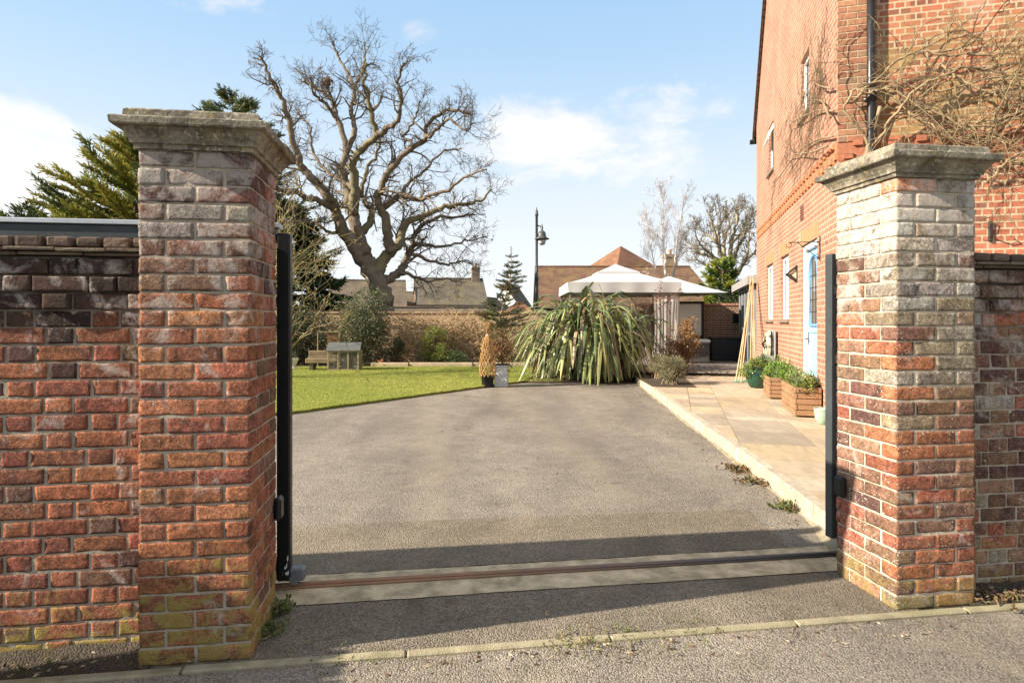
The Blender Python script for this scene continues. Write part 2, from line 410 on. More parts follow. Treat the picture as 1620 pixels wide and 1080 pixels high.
den = t.map(t.math('ADD', t.math('MULTIPLY', t.math('SUBTRACT', nz1, 0.5), 1.9), t.math('SUBTRACT', m, 0.24)), 0.0, 0.40, 0, 1, True)
wisp = t.math('MULTIPLY', t.map(nz2, 0.46, 0.75), 0.22)
haze = t.map(el, R(40), R(4), 0.75, 1.0, True)
haze = t.math('POWER', haze, 1.0)
k = t.math('MAXIMUM', t.math('MAXIMUM', den, wisp), t.math('MULTIPLY', haze, 0.95))
SKYK = 0.085
low = t.mix(t.map(el, R(2), R(29), 0, 1, True), (4.7, 4.85, 4.9, 1), (2.35, 3.6, 4.9, 1))
den = t.math('MAXIMUM', den, t.map(el, R(38), R(60), 0.0, 0.8, True))
cc = t.mix(den, low, (5.3, 5.15, 4.95, 1)); cc = t.mix(t.map(el, R(40), R(65), 0, 1, True), cc, (4.6, 4.45, 4.25, 1))
tint = t.mix(1.0, sky.outputs[0], (0.92, 1.0, 1.06, 1), 'MULTIPLY')
skc = t.mix(k, tint, cc)
bg = t.n('Background', {'Color': skc, 'Strength': SKYK}); t.t.links.new(bg.outputs[0], wo.inputs[0])
sc.view_settings.view_transform = 'Standard'; sc.view_settings.look = 'None'
sc.view_settings.gamma = 1.0; sc.view_settings.exposure = 1.3
sc.cycles.max_bounces = 8; sc.cycles.transparent_max_bounces = 16
sc.render.film_transparent = False

# ------------------------------------------------------------------ shared materials
M_mortar = plain('mortar', (0.38, 0.325, 0.25), 0.95, 0.25, 14, 0.6, 90, stain=((0.10, 0.085, 0.06), 0.5))
M_tar = tarmac('tarmac_drive', (0.232, 0.202, 0.166), 0.16, 0.0, True)
M_tar2 = tarmac('tarmac_pavement', (0.245, 0.212, 0.172), 0.16, 0.25)
M_tar3 = tarmac('tarmac_apron', (0.200, 0.169, 0.130), 0.18, 0.5)
M_conc = plain('concrete', (0.52, 0.42, 0.275), 0.92, 0.45, 9, 0.8, 90, stain=((0.17, 0.14, 0.08), 0.8))
M_black = plain('black_powder_coat', (0.010, 0.011, 0.012), 0.42, 0.2, 12, 0.05, 90)
M_anth = plain('anthracite_coat', (0.045, 0.052, 0.056), 0.5, 0.15, 9, 0.06, 60)
M_white = plain('white_paint', (0.78, 0.78, 0.76), 0.35, 0.05, 6)
M_iron = plain('wrought_iron', (0.03, 0.028, 0.026), 0.55, 0.2, 20, 0.2)
M_glass = glass('window_glass')
M_house = brick_far('house_brick', (0.37, 0.165, 0.108), (0.30, 0.13, 0.085), (0.40, 0.285, 0.21), 0.0105, 0.18, 0.35, 0.32, bh=0.0785)
M_brickattr = attrmat('loose_brick', 0.88, 0.25, 25, 0.4)
M_brown = plain('brown_board', (0.09, 0.055, 0.035), 0.7, 0.2, 6, 0.2)
M_leaf = leafmat('leaf', 0.5, 0.25); M_leafg = leafmat('glossy_leaf', 0.32, 0.15, 0.5)
M_twig = attrmat('twig_bark', 0.85, 0.25, 14, 0.3, 60)
M_soil = plain('soil', (0.06, 0.042, 0.028), 0.95, 0.45, 9, 0.9, 40)

# ------------------------------------------------------------------ near brickwork
_tmpl = {}
def tmpl(nx, ny, nz):
    if (nx, ny, nz) in _tmpl: return _tmpl[(nx, ny, nz)]
    ids = {}; V = []; Fc = []
    def vid(i, j, k):
        if (i, j, k) not in ids:
            ids[(i, j, k)] = len(V); V.append((2*i/nx-1, 2*j/ny-1, 2*k/nz-1))
        return ids[(i, j, k)]
    for k in (0, nz):
        for i in range(nx):
            for j in range(ny):
                q = [vid(i, j, k), vid(i+1, j, k), vid(i+1, j+1, k), vid(i, j+1, k)]; Fc.append(q if k else q[::-1])
    for j in (0, ny):
        for i in range(nx):
            for k in range(nz):
                q = [vid(i, j, k), vid(i+1, j, k), vid(i+1, j, k+1), vid(i, j, k+1)]; Fc.append(q[::-1] if j else q)
    for i in (0, nx):
        for j in range(ny):
            for k in range(nz):
                q = [vid(i, j, k), vid(i, j+1, k), vid(i, j+1, k+1), vid(i, j, k+1)]; Fc.append(q if i else q[::-1])
    _tmpl[(nx, ny, nz)] = (np.array(V), np.array(Fc)); return _tmpl[(nx, ny, nz)]
def brick(mb, c, size, col, rng, seg=(9, 5, 4), rnd=0.0036, amp=0.0022, mat=0):
    rnd = rnd*rng.uniform(.5, 1.7); V, Fc = tmpl(*seg); h = np.asarray(size)/2
    # push the grid lines towards the edges so the rounding has vertices
    P = np.sign(V)*(1-(1-np.abs(V))**1.35)*h
    q = np.clip(P, -(h-rnd), h-rnd); d = P-q; L = np.linalg.norm(d, axis=1, keepdims=True)
    P = np.where(L > 1e-9, q+d/np.maximum(L, 1e-9)*np.minimum(L, rnd), P)
    ph = rng.uniform(0, 6.28, (6, 3)); fr = rng.uniform(18, 75, (6, 3))
    n = sum(np.sin(P@fr[i]+ph[i].sum()) for i in range(6))[:, None]/3
    n2 = rng.normal(0, 0.35, (len(P), 1))
    dirn = P/h; dirn = np.sign(dirn)*np.abs(dirn)**6; dirn /= np.linalg.norm(dirn, axis=1, keepdims=True)+1e-9
    P = P+dirn*(n+n2)*amp*0.7
    mb.add(P+np.asarray(c), Fc, mat, col)
PAL = dict(orange=(0.39, 0.165, 0.085), red=(0.29, 0.105, 0.065), rust=(0.34, 0.132, 0.07), brown=(0.21, 0.115, 0.08), plum=(0.115, 0.06, 0.052), dark=(0.06, 0.036, 0.03), buff=(0.27, 0.205, 0.14), grey=(0.275, 0.235, 0.195))
def pick(rng, names, wts):
    c = np.array(PAL[names[rng.choice(len(names), p=np.array(wts)/sum(wts))]])
    return c*rng.uniform(0.8, 1.2)*rng.uniform(0.94, 1.06, 3)
J = 0.0095
def pillar(name, label, s0, paint, mat, capmat, seed, mort):
    W = 0.45
    p = thing(name, label, 'gate pillar', G(s0, 0), TH, 'brick gate pillars either side of the driveway')
    rng = rng_(seed); mb = MB()
    ds = (W-J)/2; hd = 0.1035
    for i in range(29):
        z = i*0.075+0.0325
        for (cx, cy, lx, ly) in ((ds/2, hd/2, ds, hd), (W-ds/2, hd/2, ds, hd), (ds/2, W-hd/2, ds, hd), (W-ds/2, W-hd/2, ds, hd), (hd/2, W/2, hd, W-2*hd-2*J), (W-hd/2, W/2, hd, W-2*hd-2*J)):
            if i % 2: cx, cy, lx, ly = cy, cx, ly, lx
            j = rng.normal(0, 0.0012, 3)
            mb_c = np.array([cx, cy, z])+j
            face = 'front' if cy < 0.2 else 'side'
            seg = (10, 5, 5) if lx > ly else (5, 10, 5)
            brick(mb, mb_c, (lx+rng.normal(0, .0015), ly+rng.normal(0, .0015), 0.0672+rng.normal(0, .001)), paint(rng, cx, cy, z), rng, seg)
    mb.build('brick_shaft', mat, p, True)
    MB().box2(0.0045, W-0.0045, 0.0045, W-0.0045, -0.05, 2.17).build('mortar_core', mort, p)
    prof = [(-.02, 2.168), (.012, 2.169), (.013, 2.188), (.024, 2.190), (.026, 2.202), (.033, 2.216), (.047, 2.236), (.055, 2.243), (.057, 2.250), (.076, 2.252), (.080, 2.258), (.081, 2.281), (.076, 2.287), (.047, 2.290), (.043, 2.296), (.040, 2.322), (.030, 2.330)]
    S = 16; V = []; 
    for (o, z) in prof:
        a, b = -o, W+o; ring = []
        for (x0, y0, x1, y1) in ((a, a, b, a), (b, a, b, b), (b, b, a, b), (a, b, a, a)):
            for k in range(S):
                f = k/S; ring.append((x0+(x1-x0)*f, y0+(y1-y0)*f, z))
        V += ring
    V = np.array(V); V += np.sin(V[:, [1, 2, 0]]*41+seed)*0.0006+rng.normal(0, 0.0004, V.shape)
    n = 4*S; k = np.arange(len(prof)-1)[:, None]*n; jj = np.arange(n)[None]
    q = np.stack([k+jj, k+(jj+1) % n, k+n+(jj+1) % n, k+n+jj], -1).reshape(-1, 4)
    cb = MB(); cb.add(V, q)
    cb.f.append(np.array([np.arange(n)+(len(prof)-1)*n])); cb.m.append(np.array([0]))
    cb.build('stone_cap', capmat, p)
    return p
def paintL(rng, x, y, z):
    if x > 0.3 and y > 0.12: return pick(rng, ['red', 'rust', 'brown', 'plum'], [3, 3, 3, 2])
    if z > 2.0: return pick(rng, ['brown', 'plum', 'grey'], [4, 3, 2])*0.85
    if z > 1.6: return pick(rng, ['brown', 'red', 'plum', 'grey'], [5, 2, 1, 1])*.95
    return pick(rng, ['orange', 'rust', 'red'], [2, 6, 2])*rng.uniform(.88, 1.06)
def paintR(rng, x, y, z):
    if x < 0.12 and y > 0.05 and z > 1.78: return pick(rng, ['grey', 'grey', 'orange'], [6, 3, 1.5])*1.75
    if x < 0.12 and y > 0.12: return pick(rng, ['brown', 'red', 'plum'], [8, 1.5, .3])*1.22
    if z > 1.6: return pick(rng, ['grey', 'buff', 'brown', 'orange'], [6, 3, 1, .6])
    if z > 1.05: return pick(rng, ['buff', 'grey', 'brown', 'rust'], [3, 4, 3, 1.5])
    return pick(rng, ['rust', 'buff', 'red', 'brown'], [4, 2, 3, 4])*.92
def stone(name, seed):
    t = NT(name); p = t.obj(); q = t.n('VectorMath', {0: p, 1: (seed, seed, 0)}, operation='ADD').outputs[0]
    n = t.noise(q, 5, 7, 0.65, 0.5)
    c = t.mix(t.map(n, 0.40, 0.60), (0.12, 0.105, 0.08, 1), (0.30, 0.265, 0.20, 1))
    c = t.mix(t.map(t.noise(q, 16, 6, 0.75), 0.52, 0.66, 0, 0.7), c, (0.06, 0.053, 0.045, 1))
    c = t.mix(t.map(t.noise(q, 8, 5, 0.6, 1.0), 0.56, 0.68, 0, 0.55), c, (0.33, 0.25, 0.09, 1))
    c = t.mix(t.map(t.noise(q, 60, 5, 0.75), 0.50, 0.62, 0, 0.55), c, (0.07, 0.062, 0.05, 1))
    c = t.mix(t.map(t.noise(q, 34, 5, 0.7), 0.57, 0.64, 0, 0.8), c, (0.48, 0.45, 0.38, 1))
    h = t.math('ADD', t.noise(q, 60, 6, 0.65), t.math('MULTIPLY', n, 0.8))
    return t.done(c, 0.95, t.bump(h, 0.8, 0.008), 0.1)
M_bL = brick_near('pillar_brick_red', (1.2, 2.1, 0.58, 0.425), (0.55, 0.9), None, 0.35, 0.0, 1.3)
M_bR = brick_near('pillar_brick_pale', (1.3, 2.05, 0.72, 0.44), (0.3, 0.5), None, 0.85, 0.16, 7.7)
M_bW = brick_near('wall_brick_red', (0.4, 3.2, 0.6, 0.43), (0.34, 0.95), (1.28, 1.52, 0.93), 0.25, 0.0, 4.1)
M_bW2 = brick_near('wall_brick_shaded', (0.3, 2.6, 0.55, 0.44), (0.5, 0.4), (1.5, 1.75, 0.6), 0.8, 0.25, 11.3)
pL = pillar('gate_pillar', 'red brick gate pillar with moulded stone cap beside the black gate end', -0.45, paintL, M_bL, stone('cap_stone', 2.2), 5, M_mortar)
pR = pillar('gate_pillar', 'pale lichen-covered brick gate pillar with stone cap in front of the house', 3.078, paintR, M_bR, stone('cap_stone_pale', 9.4), 8, plain('pale_pillar_mortar', (0.47, 0.40, 0.31), 0.95, 0.25, 14, 0.6, 90, stain=((0.20, 0.17, 0.12), 0.5)))

t = NT('sooty_mortar'); p = t.obj(); z = t.sep(p)[2]; k = t.noise(p, 5, 6, 0.65, 0.5)
c = t.mix(t.map(t.noise(p, 14, 5), 0.3, 0.7), (0.26, 0.22, 0.165, 1), (0.42, 0.365, 0.285, 1))
c = t.mix(t.math('MULTIPLY', t.map(z, 1.15, 1.6), t.map(k, 0.35, 0.6, 0.55, 1.0)), c, (0.05, 0.036, 0.03, 1))
M_mortar_s = t.done(c, 0.95, t.bump(t.noise(p, 90, 4), 0.6, 0.006), 0.1)
def garden_wall(label, s0, s1, mat, seed, paint):
    o = thing('boundary_wall', label, 'brick wall', G(s0, 0.125), TH, 'boundary walls running off from the gate pillars')
    rng = rng_(seed); mb = MB(); Lw = s1-s0; T = 0.225
    for i in range(23):
        z = i*0.075+0.0325; x = -(0.169 if i % 2 else 0.0)-rng.uniform(0, .03); st = True
        while x < Lw:
            L = 0.215 if st else 0.1035
            a, b = max(x, 0.002), min(x+L, Lw-0.002)
            far = min(abs(a+s0-(-0.45)), abs(a+s0-3.53)) > 1.6
            if b-a > 0.03:
                pr = 0.0
                if i == 20: pr = -0.024 if not st else -0.003
                if i > 20: pr = -0.016
                seg = (5, 2, 3) if far else ((11, 3, 5) if st else (6, 3, 5))
                brick(mb, ((a+b)/2, 0.05+pr+rng.normal(0, .0012), z+rng.normal(0, .0012)), (b-a+rng.normal(0, .002), 0.1, 0.0672+rng.normal(0, .0014)), paint(rng, a, z), rng, seg)
            x += L+J; st = not st
    mb.build('brickwork', mat, o, True)
    core = MB(); core.box2(0, Lw, 0.004, T, -0.05, 1.725); core.build('mortar_core', M_mortar_s, o)
    tl = MB(); x = 0
    for (zz, pr, w0) in ((1.737, 0.018, 0.26), (1.7555, 0.040, 0.2)):
        x = -rng.uniform(0, .2)
        while x < Lw:
            a, b = max(x, 0.0), min(x+w0, Lw)
            if b-a > .02: brick(tl, ((a+b)/2+.001, T/2, zz+rng.normal(0, .0015)), (b-a-.004, T+2*pr+rng.normal(0, .004), 0.0165), np.array((0.155, 0.12, 0.085))*rng.uniform(.6, 1.1), rng, (6, 4, 2), 0.004, 0.0012)
            x += w0
    tl.build('tile_creasing', M_brickattr, o)
    cp = MB(); x = 0.0
    while x < Lw-0.03:
        a, b = x, min(x+0.104, Lw)
        brick(cp, ((a+b)/2, T/2, 1.789+rng.normal(0, .002)), (b-a, T+rng.normal(0, .006), 0.049), np.array((0.12, 0.082, 0.06))*rng.uniform(.6, 1.3), rng, (5, 6, 4), 0.012, 0.002)
        x += 0.1155
    cp.build('brick_coping', M_brickattr, o)
    return o
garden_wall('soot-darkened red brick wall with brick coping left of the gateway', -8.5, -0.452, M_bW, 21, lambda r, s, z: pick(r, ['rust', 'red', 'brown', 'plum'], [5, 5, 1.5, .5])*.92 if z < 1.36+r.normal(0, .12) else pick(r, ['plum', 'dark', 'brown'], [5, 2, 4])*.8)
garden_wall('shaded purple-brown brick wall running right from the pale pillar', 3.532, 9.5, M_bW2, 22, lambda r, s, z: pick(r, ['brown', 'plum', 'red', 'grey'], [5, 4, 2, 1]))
# brick stand-in for an unseen object, added to shade the left pillar's foot
rw = thing('boundary_wall', 'unseen low brick block added outside the gateway on the left to cast shadow', 'brick wall', G(-2.72, -2.9), TH)
MB().box2(-0.22, 0, 0, 2.68, -0.05, 1.70).build('brickwork', brick_far('shade_block_brick', (0.33, 0.12, 0.065), (0.24, 0.1, 0.07), (0.35, 0.3, 0.23)), rw)
cpb = MB(); rr = rng_(4)
for k in range(23): brick(cpb, (-0.11, 0.06+k*0.1155, 1.726), (0.24, 0.104, 0.05), np.array((0.13, 0.08, 0.06))*rr.uniform(.7, 1.2), rr, (4, 4, 3), .01, .002)
cpb.build('brick_coping', M_brickattr, rw)

# unseen post added behind the left pillar to shade the gap before the leaf
gc = MB(); gc.box2(0.16, 0.27, 0.452, 0.655, 0.0, 1.92, bev=.004); gc.build('gap_shade_post', M_black, pL)
# photocells on the pillars
for (p, x, y, nx, lab) in ((pL, 0.455, 0.435, 1, None), (pR, -0.006, 0.395, -1, None)):
    c = MB(); c.obox((x+nx*0.012, y, 0.515), np.eye(3), (0.018, 0.042, 0.058), 0, None, 0.014); c.build('photocell', M_black, p)

# ------------------------------------------------------------------ sliding gate, parked behind the left wall
TG = 0.70
sg = thing('sliding_gate', 'dark grey sliding gate drawn back behind the left wall and pillar', 'gate', G(0, TG), TH)
g = MB(); x = -3.55
while x < -0.12:
    g.box2(x, min(x+0.118, -0.06), -0.012, 0.012, 0.14, 1.90, bev=0.004); x += 0.12
g.build('board_infill', M_anth, sg)
g = MB(); g.box2(-3.6, -0.05, -0.035, 0.035, 1.87, 1.945, bev=0.006); g.box2(-3.6, -0.05, -0.035, 0.035, 0.05, 0.15, bev=0.006); g.box2(-3.62, -3.56, -0.035, 0.035, 0.05, 1.945, bev=0.006)
g.build('frame_rail', M_anth, sg)
g = MB(); g.obox((-0.012, 0, 0.985), np.eye(3), (0.035, 0.036, 0.935), 0, None, 0.009); g.build('end_post', M_black, sg)
g = MB(); g.box2(-3.6, -0.03, -0.045, 0.045, 1.945, 1.972, bev=0.004); g.build('top_guide', plain('galvanised', (0.42, 0.44, 0.47), 0.45, 0.1, 10, 0, 50, 0.5, 0.6), sg)
g = MB(); rr = rng_(9)
g.leaves(np.c_[rr.uniform(-.03, .015, 7), np.full(7, -.0373), rr.uniform(.08, .16, 7)], np.tile([[0.1, 0, 1.]], (7, 1)), rr.uniform(.01, .04, 7), rr.uniform(.004, .010, 7), fold=0); g.build('paint_scuffs', M_white, sg)
g = MB(); g.obox((0.045, 0.01, 0.075), np.eye(3), (0.05, 0.03, 0.035), 0, None, 0.01); g.tube([(0.045, -0.03, 0.055), (0.045, 0.05, 0.055)], 0.028, 14); g.build('wheel_housing', plain('zinc_bracket', (0.2, 0.21, 0.22), 0.5, 0.2, 10, 0, 50, 0.5, 0.5), sg)
rp = thing('gate_receiver_post', 'slim anthracite gate receiver post on the back of the right pillar', 'gate post', G(3.058, 0.52), TH)
g = MB(); g.obox((0.059, 0.012, 1.01), np.eye(3), (0.032, 0.030, 0.83), 0, None, 0.004); g.build('channel', M_anth, rp)
for z in (0.5, 1.2, 1.6): MB().box2(0.04, 0.12, -0.068, -0.016, z, z+.05).build('fixing_bracket', M_black, rp)
tr = MB(); rr = rng_(3); xs = np.linspace(-3.6, 3.3, 60)
pts = np.c_[xs, np.sin(xs*1.3)*0.002, np.full(60, 0.012)]
tr.tube(pts, 0.013, 10); tr.box2(-3.6, 3.3, -0.03, 0.03, 0.0015, 0.0085)
t = NT('rusty_steel'); p = t.obj(); x, y, z = t.sep(p)
k = t.map(t.noise(p, 6, 6, 0.7), 0.35, 0.65)
c = t.mix(t.math('MULTIPLY', t.map(x, 2.6, 0.8), t.map(k, 0, 1, .55, 1)), (0.10, 0.10, 0.10, 1), (0.34, 0.17, 0.085, 1))
M_rust = t.done(c, 0.45, t.bump(t.noise(p, 90, 4), 0.3, 0.003), 0.5, Metallic=0.35)
o = tr.build('gate_track', M_rust, None, True); o.location = G(0, TG, 0.0045); o.rotation_euler = (0, 0, TH)
tag(o, 'rusty steel gate track crossing the entrance on a concrete strip', 'gate track')

# ------------------------------------------------------------------ ground
def gpoly(name, pts, z, m, kind='structure'):
    return struct(name, MB().poly([(p[0], p[1], z) for p in pts]), m)
gb = MB(); gb.quad((-600, -600, -0.04), (600, -600, -0.04), (600, 600, -0.04), (-600, 600, -0.04))
t = NT('rough_ground'); p = t.pos(); k = t.noise(p, 0.35, 6, 0.65)
M_ground = t.done(t.mix(t.map(k, .35, .65), (0.05, 0.065, 0.02, 1), (0.10, 0.085, 0.05, 1)), 0.95, t.bump(t.noise(p, 12, 5), 0.6, 0.05), 0.1)
struct('ground', gb, M_ground)
gpoly('pavement', [G(-14, -9), G(14, -9), G(14, -0.088), G(-14, -0.088)], 0.0, M_tar2)
gpoly('driveway_apron', [G(-0.1, -0.04), G(3.2, -0.04), G(3.2, 0.50), G(-0.1, 0.50)], 0.0, M_tar3)
KERB = [(2.095, 3.86), (2.13, 4.2), (2.257, 5.51), (2.44, 8.15), (2.72, 11.95), (2.90, 14.35)]
LAWN = [(-9.5, 6.9), (-6.2, 7.7), (-4.6, 8.5), (-3.43, 9.49), (-2.36, 10.89), (-1.385, 12.2), (-0.78, 13.0), (-0.35, 13.6), (0.15, 14.2)]
gpoly('driveway', [G(-9, 0.82), G(3.05, 0.82), (2.02, 3.86)]+[(k[0]-.01, k[1]) for k in KERB[1:]]+[(1.8, 14.35)]+LAWN[::-1]+[(-9.6, 6.5)], 0.001, M_tar)
gpoly('driveway_patch', [G(-4, 0.853), G(3.04, 0.853), G(3.18, 1.62), G(1.5, 1.70), G(-4, 1.78)], 0.0045, tarmac('tarmac_patch', (0.205, 0.172, 0.130), 0.18, 0.15))
# concrete strip with worn edges
cs = MB(); xs = np.linspace(-3.6, 3.42, 90); rr = rng_(12); e0 = 0.475+np.cumsum(rr.normal(0, .0015, 90))*.4+rr.normal(0, .0022, 90); e1 = 0.845+rr.normal(0, .003, 90)
V = []
for i, x in enumerate(xs):
    for tt in (e0[i], e1[i]): V.append(G(x, tt, 0.0045))
cs.add(V, np.array([[2*i, 2*i+2, 2*i+3, 2*i+1] for i in range(89)])); struct('threshold_strip', cs, M_conc)
# dirt verge in front of the walls
M_dirt = tarmac('gravel_dirt', (0.075, 0.06, 0.045), 0.35, 0.6)
for nm, a, b in (('verge', -9, -0.40), ('verge', 3.48, 10)):
    vb = MB(); n = 120; rr = rng_(int(abs(a)*7)); xs = np.linspace(a, b, n); V = []
    for x in xs:
        for k, (tt, zz) in enumerate(((-0.038, 0.002), (0.02, 0.012), (0.08, 0.03), (0.14, 0.05))):
            V.append(G(x, tt, zz+(rr.normal(0, .005) if k else 0)))
    Fq = np.array([[4*i+j, 4*i+4+j, 4*i+5+j, 4*i+1+j] for i in range(n-1) for j in range(3)])
    vb.add(V, Fq); struct(nm, vb, M_dirt, True)
# concrete edging kerb across the entrance
ke = MB(); rr = rng_(17); x = -3.0
while x < 7:
    L = 0.915; ke.obox(G(x+L/2, -0.0635+rr.normal(0, .002), -0.02), np.array([GU+GV*rr.normal(0, .002), GV, [0, 0, 1]]), (L/2-.003, 0.024, 0.034+rr.normal(0, .0012)), 0, None, 0.007); x += L
struct('kerb_edging', ke, plain('edging_concrete', (0.30, 0.26, 0.17), 0.95, 0.3, 8, 0.6, 110, stain=((0.13, 0.13, 0.05), 0.6)))

# lawn
lz = 0.035
lp = LAWN+[(1.4, 18.9), (-18, 18.9), (-18, 6.9)]
lb = MB(); lb.poly([(a, b, lz) for a, b in lp])
for (a, b), (c, d) in zip(LAWN[:-1], LAWN[1:]): lb.quad((a, b, -.03), (c, d, -.03), (c, d, lz), (a, b, lz))
t = NT('lawn_turf'); p = t.pos(); k = t.noise(p, 0.8, 6, 0.65); k2 = t.noise(p, 14, 5, 0.7)
c = t.mix(t.map(k, .35, .65), (0.22, 0.245, 0.045, 1), (0.29, 0.285, 0.07, 1)); c = t.mix(t.map(k2, .35, .7), c, (0.13, 0.165, 0.03, 1))
M_lawn = t.done(c, 0.9, t.bump(t.noise(p, 60, 4), 0.9, 0.03), 0.15)
struct('lawn', lb, M_lawn)
rr = rng_(33); N = 150000
X = rr.uniform(-10.5, 1.2, N); Yv = 7.8+(18.9-7.8)*rr.uniform(0, 1, N)**1.25
lx = np.array([q[0] for q in LAWN]); ly = np.array([q[1] for q in LAWN])
keep = Yv > np.interp(X, lx, ly)+0.0; X = X[keep]; Yv = Yv[keep]
# fuller fringe on the lawn edge
xe = rr.uniform(-6, 0.1, 9000); ye = np.interp(xe, lx, ly)+np.abs(rr.normal(0, .05, 9000))-0.03-.03*np.maximum(0, np.sin(xe*9)+np.sin(xe*23+1))
X = np.concatenate([X, xe]); Yv = np.concatenate([Yv, ye]); n = len(X)
gr = MB(); D = np.c_[rr.normal(0, .55, n), rr.normal(0, .55, n), np.ones(n)]
cA = np.array([0.25, 0.29, 0.045]); cB = np.array([0.46, 0.44, 0.11]); f = np.clip(rr.normal(.5, .3, n)+np.sin(X*1.1+Yv*.7)*.18, 0, 1)[:, None]
gr.leaves(np.c_[X, Yv, np.full(n, lz-.004)], D, rr.uniform(.02, .038, n), rr.uniform(.006, .012, n), cA*(1-f)+cB*f, rng=rr)
o = gr.build('grass', M_leaf); tag(o, 'short mown green grass of the back garden', 'grass', kind='stuff')
# borders
gpoly('flower_bed', [(-18, 18.85), (1.4, 18.85), (0.3, 14.2), (2.9, 14.3), (2.9, 20.9), (-18, 20.9)], 0.02, M_soil)
# ------------------------------------------------------------------ patio: stone slabs with real joints, sett kerb
def clip(poly, a, b):
    out = []; n = np.array([-(b[1]-a[1]), b[0]-a[0]])
    for i in range(len(poly)):
        p, q = np.array(poly[i]), np.array(poly[(i+1) % len(poly)])
        dp, dq = np.dot(p-a, n), np.dot(q-a, n)
        if dp >= 0: out.append(p)
        if (dp >= 0) != (dq >= 0): out.append(p+(q-p)*dp/(dp-dq))
    return out
PZ = 0.14
PB = [np.array(v) for v in ((2.215, 3.95), (8.5, 5.0), (8.5, 14.75), (3.02, 14.75))]
rr = rng_(52); pt = MB()
stonec = [np.array(c) for c in ((0.41, 0.325, 0.225), (0.44, 0.355, 0.25), (0.38, 0.305, 0.22), (0.43, 0.33, 0.215), (0.32, 0.265, 0.20), (0.42, 0.355, 0.265), (0.40, 0.31, 0.20))]
b = -3.2
while b < 5.5:
    bw = rr.choice([0.45, 0.6, 0.6, 0.75]); a = -5.0-rr.uniform(0, .6)
    while a < 8.5:
        al = rr.choice([0.3, 0.45, 0.6, 0.75, 0.9])
        q = [Hp(bb, aa)[:2] for bb, aa in ((b+.005, a+.005), (b+bw-.005, a+.005), (b+bw-.005, a+al-.005), (b+.005, a+al-.005))]
        for i in range(4):
            q = clip(q, PB[i], PB[(i+1) % 4])
            if len(q) < 3: break
        if len(q) >= 3:
            z = PZ+rr.normal(0, .0012); n = len(q); c = stonec[rr.integers(len(stonec))]*rr.uniform(.86, 1.1)
            V = [(*p, z) for p in q]+[(*p, z-.03) for p in q]
            pt.add(V, [list(range(n))]+[[i, n+i, n+(i+1) % n, (i+1) % n] for i in range(n)], 0, c)
        a += al
    b += bw
t = NT('sandstone_paving'); p = t.pos(); c = t.attr()
q = t.n('VectorMath', {0: p, 1: (3.0, 0.9, 1)}, operation='MULTIPLY').outputs[0]
n = t.map(t.noise(q, 2.2, 7, 0.65, 1.2), 0.25, 0.75, 0.75, 1.25); c = t.mix(1.0, c, t.comb(n, n, n), 'MULTIPLY')
c = t.mix(t.map(t.noise(p, 1.1, 6, 0.65, 0.8), 0.5, 0.7, 0, 0.4), c, (0.26, 0.20, 0.135, 1))
c = t.mix(t.map(t.noise(p, 5, 6, 0.7), 0.58, 0.72, 0, 0.35), c, (0.46, 0.44, 0.40, 1))
M_pav = t.done(c, 0.85, t.bump(t.noise(q, 12, 7, 0.7), 0.4, 0.006), 0.2)
struct('patio', pt, M_pav)
gpoly('patio_base', [(2.2, 3.9), (8.6, 4.9), (8.6, 14.78), (3.0, 14.78)], PZ-.009, plain('paving_joint', (0.40, 0.33, 0.23), 0.95, 0.3, 20, 0.5, 90))
kb = MB(); kx = np.array([k[0] for k in KERB]); ky = np.array([k[1] for k in KERB]); y = 3.9
while y < 14.3:
    L = rr.choice([0.12, 0.16, 0.2, 0.24]); x0 = np.interp(y, ky, kx); x1 = np.interp(y+L, ky, kx); d = nrm([x1-x0, L, 0]); e = np.array([d[1], -d[0], 0])
    c = np.array([(x0+x1)/2, y+L/2, 0.068])+e*(0.052+rr.normal(0, .003))
    kb.obox(c, np.array([d, e, [0, 0, 1]]), (L/2-.007, 0.05, 0.074+rr.normal(0, .002)), 0, np.array((0.44, 0.375, 0.285))*rr.uniform(.8, 1.08), 0.008); y += L
kb.quad(*[(np.interp(yy, ky, kx)+ox, yy, zz) for yy, ox, zz in ((3.88, .03, .0), (14.32, .03, .0), (14.32, .03, .128), (3.88, .03, .128))], col=(0.40, 0.34, 0.25))
struct('kerb', kb, attrmat('kerb_sett', 0.85, 0.25, 12, 0.5, 60))
hb = MB(); ys = np.linspace(3.72, 14.3, 130); V = []
for yy in ys:
    x = np.interp(yy, ky, kx)-(0.05 if yy < 3.9 else 0); w0 = 0.035+0.018*math.sin(yy*2.3)+rr.normal(0, .005)+max(0, (4.4-yy)*.10)
    V += [(x-w0, yy, 0.0025), (x-w0*.45, yy, 0.008+rr.normal(0, .002)), (x+.015, yy, 0.020+max(0, (4.5-yy)*.06)+rr.normal(0, .004))]
hb.add(V, np.array([[3*i+j, 3*i+1+j, 3*i+4+j, 3*i+3+j] for i in range(129) for j in range(2)])); struct('kerb_haunch', hb, plain('haunch_cement', (0.27, 0.225, 0.155), 0.95, 0.4, 9, 0.9, 70, stain=((0.17, 0.15, 0.06), 0.75)), True)

